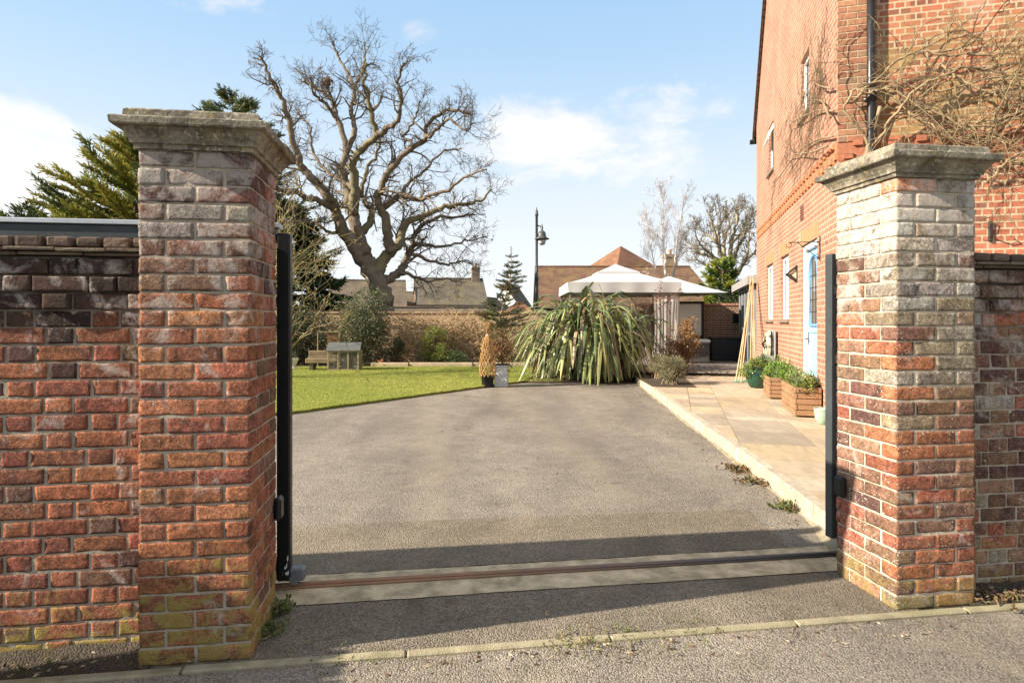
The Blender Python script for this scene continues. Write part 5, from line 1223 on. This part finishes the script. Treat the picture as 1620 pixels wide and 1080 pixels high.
# young fir standing in the zinc planter
zl = np.array(zp.location); fo = thing('potted_fir', 'young open-branched fir growing in the galvanised planter', 'tree', (zl[0]-.12, zl[1]+.2, .47))
rng = rng_(606); tr_, bo, ndl = MB(), MB(), MB(); P = catmull([(0, 0, -.1), (.0, 0, .5), (-.04, .05, 1.0), (.10, .05, 1.6), (.19, 0, 2.0), (.20, 0, 2.50)], 22); tr_.tube(P, np.linspace(.026, .006, 22), 7, (.22, .15, .10)); tr_.build('trunk', M_twig, fo, True)
C, D, K = [], [], []
def brush(p0, d0, L, col, dens=95):
    m = 5; Q = [p0+d0*L*u+np.array([0, 0, .10*L*u*u]) for u in np.linspace(0, 1, m)]; bo.tube(Q, np.linspace(.007, .003, m), 4, (.16, .10, .06)); n = int(dens*L/.3)
    for j in range(n):
        u = rng.uniform(.12, 1); C.append(Q[0]+(Q[-1]-Q[0])*u+np.array([0, 0, -.10*L*u*(1-u)])); pr = rng.normal(0, 1, 3); D.append(nrm(pr-d0*np.dot(pr, d0))+d0*.55); K.append(np.array(col)*rng.uniform(.65, 1.3))
for w_ in range(17):
    f = .36+.6*w_/16; i = int(f*21); zl_ = P[min(i, 21)]; Lb = .50*(1-((f-.36)/.66))**.8+.09
    nb = 5 if f > .5 else 6
    for b2 in range(nb):
        a_ = rng.uniform(0, 6.283); d0 = nrm([math.cos(a_), math.sin(a_), rng.uniform(.05, .35)]); L = Lb*rng.uniform(.6, 1.15)
        cl = (.055, .085, .04) if rng.uniform() < .8 else (.16, .13, .05)
        brush(zl_, d0, L, cl)
        for s2 in range(2 if L > .2 else 0):
            d2 = nrm(d0+np.cross(d0, [0, 0, 1])*rng.choice([-.8, .8])); brush(zl_+d0*L*rng.uniform(.35, .75), d2, L*.45, cl)
brush(P[20], np.array([0, 0, 1.]), .22, (.07, .10, .05), 40)
ndl.leaves(np.array(C), np.array(D), .036, .009, np.array(K), rng=rng); bo.build('boughs', M_twig, fo); ndl.build('needles', M_leaf, fo)
lv = MB(); 
for (cx_, cz_, n_, cs) in ((0, .35, 380, [(.24, .10, .05), (.32, .15, .06), (.16, .08, .05)]), (-.05, .75, 300, [(.24, .11, .05), (.14, .15, .05)]), (-.25, 1.0, 260, [(.09, .14, .04), (.12, .16, .05)]), (.1, .12, 240, [(.10, .13, .05), (.26, .14, .06)])): foliage_clump(lv, rng, (cx_, 0, cz_), (.22, .2, .25), n_, .06, .03, cs, up=.3, hollow=.1)
lv.build('lower_leaves', M_leaf, fo)

# ------------------------------------------------------------------ flax (strap leaves)
q = gnd(932, 604, .02); fx = thing('flax_plant', 'huge clump of arching green strap-leaved flax before the gazebo', 'plant', (q[0]+.03, q[1]+.75, .02))
rng = rng_(707); m_ = MB(); NL = 720
for k in range(NL):
    a_ = rng.uniform(0, 6.283); lean_ = rng.beta(1.5, 1.5)*1.18; L = rng.uniform(2.35, 3.45)-.85*lean_; wd = rng.uniform(.065, .108); fb = rng.uniform(.22, .52); wb = rng.uniform(.28, .5); tend = rng.uniform(2.35, 3.05)
    n = 13; d0 = np.array([math.cos(a_), math.sin(a_), 0]); p_ = np.array([rng.normal(0, .30), rng.normal(0, .24), 0.0]); th0 = th = lean_*.66+.03; V = []; sd_ = np.array([-d0[1], d0[0], 0]); tw = rng.normal(0, .35)
    curl = rng.uniform(.45, 1.45)+.3*(1-lean_/1.2); kink = rng.uniform(.45, .8)
    dead = rng.uniform() < .10
    cb = np.array(((.17, .20, .055), (.125, .165, .05), (.24, .245, .085), (.10, .14, .045))[rng.integers(4)])*rng.uniform(.75, 1.2) if not dead else np.array((.26, .17, .09))*rng.uniform(.7, 1.2)
    cols = []
    for i in range(n):
        f = i/(n-1); w_ = wd*min(1, .35+f*3)*(1-f**3.2)**.8+.004; thc = min(th, 2.95)
        dr = d0*math.sin(thc)+np.array([0, 0, math.cos(thc)]); nn = d0*math.cos(thc)-np.array([0, 0, math.sin(thc)])
        s2 = sd_*math.cos(tw*f)+nn*math.sin(tw*f)
        if p_[2] < .03: p_[2] = .03+rng.uniform(0, .02)
        V += [p_-s2*w_/2, p_-nn*w_*.22, p_+s2*w_/2]; cols += [cb*1.35+.03, cb, cb*1.35+.03]
        p_ = p_+dr*L/(n-1); sm = min(max(((i+1)/(n-1)-fb)/wb, 0), 1); th = th0+(tend-th0)*sm*sm*(3-2*sm)+.12*f
    m_.add(V, np.array([[3*i+j, 3*i+1+j, 3*i+4+j, 3*i+3+j] for i in range(n-1) for j in range(2)]), 0, np.array(cols))
m_.build('leaves', leafmat('flax_leaf', .30, .12, .6), fx, True)
m_ = MB()
for k in range(140):
    a_ = rng.uniform(0, 6.28); r0 = rng.uniform(.1, .75); L = rng.uniform(.3, .8); p0 = np.array([r0*math.cos(a_), r0*math.sin(a_)*.8, .02]); m_.tube([p0, p0+[rng.normal(0, .1), rng.normal(0, .1), L*.6], p0+[rng.normal(0, .25), rng.normal(0, .2), L]], (.012, .009, .003), 4, np.array((.16, .10, .06))*rng.uniform(.6, 1.3))
m_.build('dead_leaf_bases', M_twig, fx)

# ------------------------------------------------------------------ shrubs
def shrub(name, label, loc, rad, h, seed, cols, nl, L, W, stems=30, stemc=(.14, .10, .06), clumps=14, mat=None, cat='shrub', hollow=.35, up=.3):
    o = thing(name, label, cat, loc); rng = rng_(seed); s_ = MB(); f_ = MB()
    for k in range(clumps):
        a_ = rng.uniform(0, 6.283); z = h*rng.uniform(.15, .92); rr_ = rad*math.sqrt(max(.05, 1-((z/h-.45)/.62)**2))*rng.uniform(.2, .85)
        c = np.array([rr_*math.cos(a_), rr_*math.sin(a_)*.8, z]); cr = rad*rng.uniform(.25, .45)
        foliage_clump(f_, rng, c, (cr, cr, cr*.9), nl//clumps, L, W, np.array(cols)*rng.uniform(.75, 1.25), up=up, hollow=hollow)
        s_.tube([(rng.normal(0, .05), rng.normal(0, .05), 0), c*np.array([.35, .35, .5])+rng.normal(0, .04, 3), c], (.018*h, .011*h, .004), 5, stemc)
    for k in range(stems):
        a_ = rng.uniform(0, 6.283); r_ = rad*rng.uniform(.3, 1.1); z = h*rng.uniform(.5, 1.08); s_.tube([(rng.normal(0, .06), rng.normal(0, .06), 0), (r_*.4*math.cos(a_), r_*.4*math.sin(a_), z*.6), (r_*math.cos(a_), r_*math.sin(a_)*.8, z)], (.010, .007, .003), 4, np.array(stemc)*rng.uniform(.7, 1.3))
    s_.build('stems', M_twig, o); f_.build('foliage', mat or M_leaf, o); return o
q = at(578, 560, 19.6); shrub('tall_bush', 'tall grey-green evergreen bush behind the rabbit run', (q[0], q[1], .02), 1.02, 2.35, 801, [(.10, .115, .055), (.07, .09, .04), (.15, .155, .08)], 12000, .075, .034, 10, clumps=34)
q = at(690, 560, 19.9); shrub('laurel_bush', 'small glossy yellow-green bush against the sunlit wall', (q[0], q[1], .02), .50, 1.15, 802, [(.26, .29, .06), (.19, .23, .055), (.34, .34, .09)], 2200, .075, .036, 6, mat=M_leafg)
q = at(725, 570, 19.6); shrub('low_bush', 'low dark green plant at the foot of the bare climber', (q[0], q[1], .02), .42, .40, 803, [(.06, .10, .035), (.09, .12, .04)], 900, .07, .03, 6)
q = at(626, 560, 19.8); shrub('low_bush', 'dark leafy bush in the wall shade right of the tall bush', (q[0], q[1], .02), .40, .85, 804, [(.06, .075, .03), (.09, .09, .035)], 1100, .07, .03, 12)
q = at(488, 540, 20.0); shrub('ivy_hedge', 'dark overgrown hedge behind the sleeper bench', (q[0]-.35, q[1], .02), 1.7, 1.75, 805, [(.035, .05, .02), (.05, .06, .025), (.025, .035, .015)], 9000, .08, .04, 20, clumps=30, cat='hedge')
q = at(1152, 478, 20.6); shrub('ivy_bush', 'dark ivy bush on the wall top below the golden conifer', (q[0], q[1]+.05, .02), .62, 2.62, 811, [(.05, .075, .03), (.075, .10, .04), (.04, .055, .025)], 5000, .075, .05, 8, clumps=26, mat=M_leafg)
q = at(1072, 575, 15.6); shrub('rose_bush', 'rusty bronze-leaved rose bush between the flax and the deck', (q[0]-.02, q[1]-.5, .14), .50, 1.35, 806, [(.20, .09, .045), (.27, .17, .06), (.30, .20, .07), (.14, .07, .05)], 2600, .055, .032, 34, (.17, .09, .05), clumps=22, hollow=.2)
q = gnd(1072, 611, .14); shrub('lavender_clump', 'grey-green lavender clump at the corner of the patio', (q[0]-.02, q[1]+.42, .14), .48, .50, 807, [(.16, .17, .10), (.20, .20, .12), (.24, .20, .11)], 3800, .075, .011, 60, (.25, .21, .12), clumps=12, up=.9)
q = gnd(1048, 607, .05); shrub('dry_tussock', 'straw-coloured tussock beside the kerb end', (q[0]-.02, q[1]+.3, .06), .26, .5, 808, [(.30, .22, .11), (.22, .18, .08)], 1300, .10, .010, 40, (.3, .22, .12), clumps=6, up=.9)
gpoly('planting_bed', [(2.78, 12.1), (3.62, 12.0), (4.05, 14.7), (2.86, 14.7)], PZ+.006, M_soil)
# red-tipped rose shoots reaching over the flax
rs = thing('rose_shoots', 'long bare rose stems with dark red young leaves in front of the gazebo netting', 'plant', (*at(1062, 580, 16.0)[:2], .1)); rb = np.array(rs.location); s_, f_ = MB(), MB(); rng = rng_(12)
for (a_, b2, c_) in (((1030, 510), (1055, 478), (1078, 458)), ((1020, 505), (1040, 470), (1046, 445)), ((1000, 500), (1028, 480), (1060, 470)), ((1062, 540), (1060, 500), (1052, 470))):
    P = [np.zeros(3)]+[at(*v, 15.8)-rb for v in (a_, b2, c_)]; C_ = catmull(P, 12); s_.tube(C_, np.linspace(.010, .004, 12), 5, (.15, .085, .05)); n = 26; ii = rng.integers(5, 12, n); f_.leaves(C_[ii]+rng.normal(0, .03, (n, 3)), rng.normal(0, 1, (n, 3)), rng.uniform(.05, .09, n), .035, np.array((.16, .05, .04))*rng.uniform(.5, 1.5, (n, 1)), rng=rng)
s_.build('stems', M_twig, rs); f_.build('young_leaves', M_leafg, rs)
# bare climber over the garden wall
cw = thing('bare_climber', 'tangle of bare tan climber stems covering the sunlit garden wall', 'climber', (-2.3, 20.45, .02)); s_ = MB(); rng = rng_(909); f_ = MB()
for k in range(520):
    x = rng.uniform(-1.4, 2.2); z = rng.uniform(.05, 1.5)*(1 if rng.uniform() < .75 else .6); P = [np.array([x, -rng.uniform(.05, .28), z])]; d_ = nrm([rng.normal(0, 1), rng.normal(0, .15), rng.normal(.2, .8)])
    for i in range(5):
        d_ = nrm(d_+rng.normal(0, .4, 3)*np.array([1, .3, 1])); v = P[-1]+d_*rng.uniform(.08, .2); v[1] = np.clip(v[1], -.42, -.04); v[2] = np.clip(v[2], .02, 1.78+.1*rng.uniform()); P.append(v)
    s_.tube(P, np.linspace(.008, .004, 6), 4, np.array(((.48, .35, .20), (.36, .25, .14), (.56, .42, .24))[rng.integers(3)])*rng.uniform(.7, 1.2))
n = 3400; f_.leaves(np.c_[rng.uniform(-1.5, 2.3, n), -rng.uniform(.04, .34, n), rng.uniform(.2, 1.75, n)*rng.uniform(.6, 1, n)], rng.normal(0, 1, (n, 3)), rng.uniform(.04, .08, n), .03, np.array([[.50, .36, .19], [.40, .28, .14], [.26, .22, .09]])[rng.integers(3, size=n)]*rng.uniform(.6, 1.2, (n, 1)), rng=rng)
s_.build('stems', M_twig, cw); f_.build('dry_leaves', M_leaf, cw)

# ------------------------------------------------------------------ bare climber on the house
cl = thing('bare_climber', 'bare tangled climber stems trained over the upper house wall', 'climber', HC, -HH); s_ = MB(); rng = rng_(1010)
def onfront(x, y, off): 
    v = hit(x, y, HC, n_f)-HC; return np.array([np.dot(v, HB), -off, v[2]])
def ongable(x, y, off):
    v = hit(x, y, HC, -HB)-HC; return np.array([-off, np.dot(v, HA), v[2]])
MS = [[(1372, 236), (1350, 205), (1330, 185), (1345, 150), (1400, 140), (1470, 152), (1560, 130), (1640, 118), (1760, 100)],
      [(1376, 236), (1430, 160), (1500, 120), (1560, 118), (1640, 140), (1780, 130)], [(1330, 170), (1400, 148), (1440, 170), (1520, 205), (1600, 195), (1760, 150)],
      [(1345, 165), (1420, 100), (1480, 95), (1570, 92), (1650, 80), (1780, 60)], [(1400, 160), (1450, 200), (1500, 225), (1580, 215), (1680, 190)],
      [(1392, 150), (1480, 185), (1540, 235), (1600, 262), (1700, 230)], [(1480, 110), (1540, 150), (1600, 165), (1720, 170)], [(1440, 215), (1540, 214), (1600, 190), (1690, 150)], [(1560, 290), (1590, 255), (1650, 240), (1740, 230)]]
def shoot(p, d, L, r, lvl, pl):
    n = 9; P = [np.array(p)]; dd = nrm(d); cv_ = rng.normal(0, .16)
    for i in range(n-1):
        e = np.array([dd[0], dd[2]]) if pl == 0 else np.array([dd[1], dd[2]])
        c2, s2 = math.cos(cv_), math.sin(cv_); e = np.array([e[0]*c2-e[1]*s2, e[0]*s2+e[1]*c2])+rng.normal(0, .13, 2)+np.array([0, -.035])
        o_ = rng.normal(.04, .18)
        dd = nrm([e[0], -o_, e[1]] if pl == 0 else [-o_, e[0], e[1]]); v = P[-1]+dd*L/(n-1)
        if pl == 0: v[1] = np.clip(v[1], -.38, -.025); v[0] = max(v[0], -.25)
        else: v[0] = np.clip(v[0], -.5, -.025); v[1] = max(v[1], -.2)
        v[2] = max(v[2], 2.55); P.append(v)
    s_.tube(P, np.linspace(r, r*.45, n), 5 if r > .007 else 4, np.array(((.29, .22, .125), (.22, .16, .09), (.17, .115, .07), (.35, .285, .17))[rng.integers(4)])*(1 if pl == 0 else .6)*rng.uniform(.7, 1.2))
    if lvl < 2:
        for k in range(rng.integers(2, 5)):
            i = rng.integers(2, n); shoot(P[i], P[i]-P[i-1]+rng.normal(0, .5, 3)*np.linalg.norm(P[i]-P[i-1]), L*rng.uniform(.35, .6), r*.62, lvl+1, pl)
for M in MS:
    C_ = catmull([onfront(x, y, rng.uniform(.05, .2)) for x, y in M], 40); C_ += rng.normal(0, .012, C_.shape); s_.tube(C_, np.linspace(.017, .008, 40), 7, (.30, .22, .13))
    for k in range(16):
        i = rng.integers(2, 40); shoot(C_[i], (C_[min(i+1, 39)]-C_[i-1])*.6+rng.normal(0, .06, 3), rng.uniform(.4, 1.3), rng.uniform(.0035, .0075), 0, 0)
MG = [[(1328, 185), (1310, 160), (1295, 158), (1283, 155)], [(1326, 175), (1300, 175), (1270, 190), (1255, 200)], [(1322, 230), (1300, 240), (1270, 243), (1245, 250)], [(1325, 215), (1290, 225), (1262, 250), (1240, 285), (1232, 300)], [(1324, 140), (1308, 130), (1300, 100)]]
for M in MG:
    C_ = catmull([ongable(x, y, rng.uniform(.04, .14)) for x, y in M], 24); s_.tube(C_, np.linspace(.015, .005, 24), 6, (.27, .19, .12))
    for k in range(17):
        i = rng.integers(2, 24); shoot(C_[i], (C_[min(i+1, 23)]-C_[i-1])*.5+rng.normal(0, .07, 3), rng.uniform(.35, .95), rng.uniform(.003, .006), 0, 1)
tk = catmull([(bx-.16, -.06, .1), (bx-.12, -.07, 1.2), (bx-.14, -.06, 2.4), (bx-.05, -.08, 3.4), (bx+.1, -.08, 4.0)], 16); s_.tube(tk, np.linspace(.045, .025, 16), 8, (.28, .21, .13))
s_.build('stems', M_twig, cl, True)

# ------------------------------------------------------------------ weeds, tufts and litter
def weed(label, p, n, L, W, cols, seed, sp=.05):
    o = thing('weed', label, 'weed', p, 0, 'weeds growing in the cracks'); rng = rng_(seed); m_ = MB(); nb = n
    a_ = rng.uniform(0, 6.283, n); D = np.c_[np.cos(a_), np.sin(a_), rng.uniform(.15, 1.3, n)]
    m_.leaves(np.c_[rng.normal(0, sp, n), rng.normal(0, sp*.7, n), rng.uniform(0, .015, n)], D, rng.uniform(.5, 1.2, n)*L, W*rng.uniform(.7, 1.3, n), np.array(cols)[rng.integers(len(cols), size=n)]*rng.uniform(.7, 1.3, (n, 1)), rng=rng)
    for k in range(n//2):
        c = np.array([rng.normal(0, sp*1.2), rng.normal(0, sp), rng.uniform(.01, L*.6)]); m_.leaves(c+rng.normal(0, .008, (4, 3)), rng.normal(0, 1, (4, 3))+[0, 0, .5], L*.35, W*1.3, np.array(cols[0])*rng.uniform(.7, 1.3), rng=rng)
    m_.build('leaves', M_leaf, o)
GRN = [(.12, .16, .04), (.09, .12, .04), (.22, .19, .08)]; BRN = [(.16, .10, .05), (.12, .13, .05), (.20, .13, .07)]
weed('bronze weed spreading at the foot of the sett kerb', gnd(1172, 745, .0), 50, .08, .022, BRN, 1, .07); weed('trailing brown weed further down the sett kerb', gnd(1193, 764, .0), 46, .08, .02, BRN, 2, .07)
weed('bright green weed by the kerb nearest the gate receiver', gnd(1240, 806, .0), 26, .10, .016, GRN, 3, .03); weed('tiny weed by the kerb beside the bright green one', gnd(1256, 810, .0), 12, .07, .012, BRN, 4, .02)
weed('green weed at the shaded foot of the left pillar', G(.02, .40, 0), 36, .09, .012, GRN, 5, .03); weed('small creeping weed on the apron by the left pillar', G(.03, .2, 0), 30, .07, .012, GRN, 6, .04)
weed('dry grass tuft on the edging kerb in mid entrance', gnd(935, 1016, .0), 45, .045, .006, [(.26, .20, .09), (.16, .18, .05)], 7, .09); weed('thin dry tuft on the edging kerb left of centre', gnd(900, 1019, .0), 26, .04, .006, [(.26, .20, .09), (.16, .18, .05)], 8, .09)
weed('green grass tuft at the edging kerb right of centre', gnd(1040, 1006, .0), 34, .04, .006, GRN, 9, .12); weed('yellow-green weed at the far end of the kerb', gnd(1032, 607, .0), 90, .16, .02, [(.2, .22, .05), (.14, .17, .05)], 10, .12)
weed('moss tuft on the edging kerb near the left pillar', gnd(515, 1046, .0), 30, .03, .006, GRN, 11, .09); weed('leaf-littered weed under the right wall', G(3.68, .0, .01), 30, .06, .015, BRN, 12, .08)
rng = rng_(1212); m_ = MB(); pts = []
for k in range(150): s0, t0 = rng.uniform(.3, 3.3), -.1-abs(rng.normal(0, .10)); pts.append(G(s0, t0, .004))
for k in range(220): y = rng.uniform(4, 13.5); pts.append(np.array([np.interp(y, ky, kx)-.05-abs(rng.normal(0, .16)), y, .006]))
for k in range(260): pts.append(G(rng.uniform(3.5, 5.2), rng.uniform(-.03, .11), .04))
for k in range(160): pts.append(G(rng.uniform(-2, -.2), rng.uniform(-.05, .11), .03))
for k in range(110): pts.append(np.array([rng.uniform(-2.5, 2.2), rng.uniform(4.2, 14), .006]))
pts = np.array(pts); n = len(pts); m_.leaves(pts, np.c_[rng.normal(0, 1, (n, 2)), rng.normal(0, .12, n)], rng.uniform(.012, .04, n), rng.uniform(.006, .016, n), np.array([[.30, .22, .13], [.20, .12, .06], [.42, .35, .24], [.12, .08, .05]])[rng.integers(4, size=n)]*rng.uniform(.7, 1.2, (n, 1)), rng=rng)
o = m_.build('leaf_litter', M_leaf); tag(o, 'scattered dry leaf fragments along kerbs and wall feet', 'leaf litter', kind='stuff')

# ------------------------------------------------------------------ street lamp
q = at(849, 480, 30); sl_ = thing('street_lamp', 'tall dark street lamp with bell lantern beyond the garden wall', 'street lamp', (q[0], q[1], 0)); S_ = 30/F
m_ = MB(); zt_ = 1.45+179*S_
m_.lathe([(.13, 0), (.13, 1.0), (.085, 1.1), (.085, 1.45+65*S_), (.10, 1.45+66*S_), (.10, 1.45+68*S_), (.065, 1.45+70*S_), (.062, zt_-.45), (.085, zt_-.43), (.085, zt_-.30), (.06, zt_-.27), (.075, zt_-.2), (.03, zt_-.12), (.015, zt_)], 14); m_.build('post', plain('lamp_post_paint', (.06, .065, .07), .45), sl_, True)
m_ = MB(); zl = 1.45+150*S_; m_.tube([(.05, 0, zl+.02), (.12, 0, zl-.02), (.19, 0, zl-.03), (.24, 0, zl-.12)], .03, 7); m_.build('bracket_arm', M_iron, sl_, True)
m_ = MB(); m_.lathe([(.02, zl+.08), (.035, zl-.02), (.06, zl-.08), (.05, zl-.22), (.17, zl-.32), (.20, zl-.46), (.22, zl-.56), (.36, zl-.64), (.35, zl-.67), (.2, zl-.66)], 20, c=(.26, 0, 0)); m_.build('lantern_hood', plain('lamp_hood', (.08, .085, .09), .4), sl_, True)
m_ = MB(); m_.lathe([(.19, zl-.67), (.2, zl-.78), (.14, zl-.92), (.03, zl-.96)], 18, c=(.26, 0, 0)); m_.build('glass_bowl', plain('clear_bowl', (.55, .56, .55), .15, .05, 5, 0, 5, .6), sl_, True)

# ------------------------------------------------------------------ village houses beyond
def gable_house(name, label, loc, rz, L, D, ze, zr, wallm, roofm, hip=(0, 0), over=.25, wins=(), chim=None, cat='house', base=-.1, backdrop=None):
    """ridge along local x, front eave at y=0"""
    o = thing(name, label, cat, loc, rz); w_ = MB()
    for A, B in (((0, 0), (L, 0)), ((L, 0), (L, D)), ((L, D), (0, D)), ((0, D), (0, 0))): w_.quad((*A, base), (*B, base), (*B, ze), (*A, ze))
    if hip[0] == 0: w_.poly([(0, 0, ze), (0, D, ze), (0, D/2, zr-.1)])
    if hip[1] == 0: w_.poly([(L, 0, ze), (L, D, ze), (L, D/2, zr-.1)])
    w_.build('wall', wallm, o)
    r_ = MB(); k = (zr-ze)/(D/2); e = over; z0 = ze-e*k; xa, xb = -e*.5 if not hip[0] else -e, L+e*.5 if not hip[1] else L+e; ra, rb = xa+hip[0], xb-hip[1]
    th = np.array([0, 0, .12])
    def slab(pts):
        pts = [np.array(p, float) for p in pts]; r_.poly(pts); r_.poly([p+th for p in pts])
        for i in range(len(pts)): r_.quad(pts[i], pts[(i+1) % len(pts)], pts[(i+1) % len(pts)]+th, pts[i]+th)
    slab([(xa, -e, z0), (xb, -e, z0), (rb, D/2, zr), (ra, D/2, zr)]); slab([(xa, D+e, z0), (xb, D+e, z0), (rb, D/2, zr), (ra, D/2, zr)])
    if hip[0]: slab([(xa, -e, z0), (ra, D/2, zr), (xa, D+e, z0)])
    if hip[1]: slab([(xb, -e, z0), (rb, D/2, zr), (xb, D+e, z0)])
    n = max(3, int((rb-ra)/.33))
    for i in range(n): x0 = ra+(rb-ra)*i/n; r_.tube([(x0, D/2, zr+.11), (x0+(rb-ra)/n*.93, D/2, zr+.115)], .10, 7)
    rf_ = r_.build('roof', roofm, o)
    g_ = MB(); g_.tube([(xa, -e-.05, z0+.02), (xb, -e-.05, z0+.02)], .06, 6); g_.build('gutter', M_black, o)
    for (x0, x1, za, zb) in wins:
        f_ = MB(); f_.box2(x0, x1, -.06, .02, za, zb, bev=.01); fw = f_.build('window', M_white, o); g_ = MB(); n = max(2, round((x1-x0)/.5))
        for i in range(n): a_ = x0+(x1-x0)*(i+.14)/n; b2 = x0+(x1-x0)*(i+.86)/n; g_.box2(a_, b2, -.068, -.058, za+.08, zb-.08)
        g_.build('pane', M_glass, fw)
    if chim:
        x0, y0, w2, zt2 = chim; c_ = MB(); c_.box2(x0, x0+w2, y0, y0+w2*.8, zr-1.2, zt2); c_.box2(x0-.05, x0+w2+.05, y0-.05, y0+w2*.8+.05, zt2-.22, zt2-.08); c_.build('chimney', brick_far('chimney_brick', (.27, .16, .10), (.2, .12, .08), (.3, .25, .2)), rf_)
        p_ = MB(); p_.lathe([(.11, zt2-.02), (.12, zt2+.3), (.14, zt2+.3), (.14, zt2+.36), (.1, zt2+.36)], 12, c=(x0+w2/2, y0+w2*.4, 0)); p_.build('chimney_pot', plain('pot_clay', (.35, .2, .12), .8), rf_)
    return o
M_redw = brick_far('village_red_brick', (.36, .17, .10), (.28, .13, .08), (.38, .3, .23), .012, .2)
M_rend = plain('white_render', (.72, .70, .66), .9, .06, 3, .1)
M_roofg = tilemat('mossy_grey_tile', (.17, .145, .11), (.14, .12, .09), .5, (.20, .17, .07)); M_roofb = tilemat('brown_tile', (.19, .11, .07), (.145, .085, .055), .6, (.24, .17, .055)); M_roofo = tilemat('orange_tile', (.25, .125, .075), (.20, .10, .06), .35)
M_roofd = tilemat('dark_tile', (.13, .11, .09), (.10, .09, .075), .4)
q = at(660, 480, 55); gable_house('cottage', 'cottage with mossy grey roof and end chimney beyond the lane wall', (q[0], q[1], 0), R(12), 6.35, 6.0, 2.95, 5.35, M_redw, M_roofg, wins=((.95, 1.75, 2.12, 2.72), (4.5, 5.3, 2.12, 2.72)), chim=(5.35, 2.6, .75, 6.6))
q = at(523, 490, 52); gable_house('cottage', 'brown-roofed cottage hidden behind the tall bush', (q[0], q[1], 0), R(12), 6.3, 6.5, 2.2, 5.0, M_redw, tilemat('dull_brown_tile', (.20, .155, .115), (.16, .125, .095), .2), wins=((-.0, .01, 1.4, 1.41),) if False else ())
q = at(612, 484, 57); gable_house('cottage', 'low grey roof joining the two left cottages', (q[0], q[1], 0), R(8), 5.0, 5.0, 2.3, 4.1, M_redw, M_roofg)
q = at(784, 495, 62); gable_house('white_cottage', 'white gabled cottage behind the young fir', (q[0]-.2, q[1], 0), R(70), 4.6, 3.2, 2.3, 3.75, M_rend, M_roofd, over=.15)
q = at(838, 495, 66); gable_house('white_cottage', 'white gable with chimney just left of the lamp post', (q[0]-.6, q[1], 0), R(75), 6.0, 4.2, 2.2, 5.2, M_rend, M_roofd, over=.15, chim=(.3, 1.6, .7, 5.5))
q = at(795, 496, 44); gable_house('low_outbuilding', 'low orange hipped roof peeping over the garden wall', (q[0], q[1], 0), R(4), 2.6, 2.6, 1.7, 2.62, M_redw, M_roofo, hip=(1.1, 1.1), over=.12, cat='outbuilding')
q = at(853, 486, 40); big = gable_house('large_house', 'wide brown-tiled house with pyramid roof behind the gazebo', (q[0], q[1], 0), R(0), 11.75, 8.5, 2.4, 5.22, brick_far('dark_village_brick', (.2, .11, .075), (.15, .085, .06), (.26, .2, .16)), M_roofb, hip=(0, .9), chim=(9.25, 4.2, .95, 6.25))
m_ = MB(); ax = at(982, 389, 48); bz = 4.6; hb_ = 3.1; c0 = np.array([ax[0]-q[0], ax[1]-q[1], 0])
for i in range(4):
    a_, b2 = [(-1, -1), (1, -1), (1, 1), (-1, 1), (-1, -1)][i], [(-1, -1), (1, -1), (1, 1), (-1, 1), (-1, -1)][i+1]
    rot = R(30); 
    def rp_(v): return c0+np.array([v[0]*math.cos(rot)-v[1]*math.sin(rot), v[0]*math.sin(rot)+v[1]*math.cos(rot), 0])*hb_+np.array([0, 0, bz])
    m_.poly([rp_(a_), rp_(b2), c0+np.array([0, 0, ax[2]])])
m_.build('pyramid_roof', M_roofo, big)
'''pq = np.array([-13.6, 13.3, 0]); tpz = thing('telegraph_pole', 'slim timber telegraph pole outside the frame on the left', 'pole', pq); m_ = MB(); m_.tube([(0, 0, 0), (0, 0, 3), (0, 0, 7.2)], (.11, .10, .085), 10); m_.build('pole', timber('pole_wood', (.14, .1, .07), (.2, .15, .1), 2), tpz, True)'''
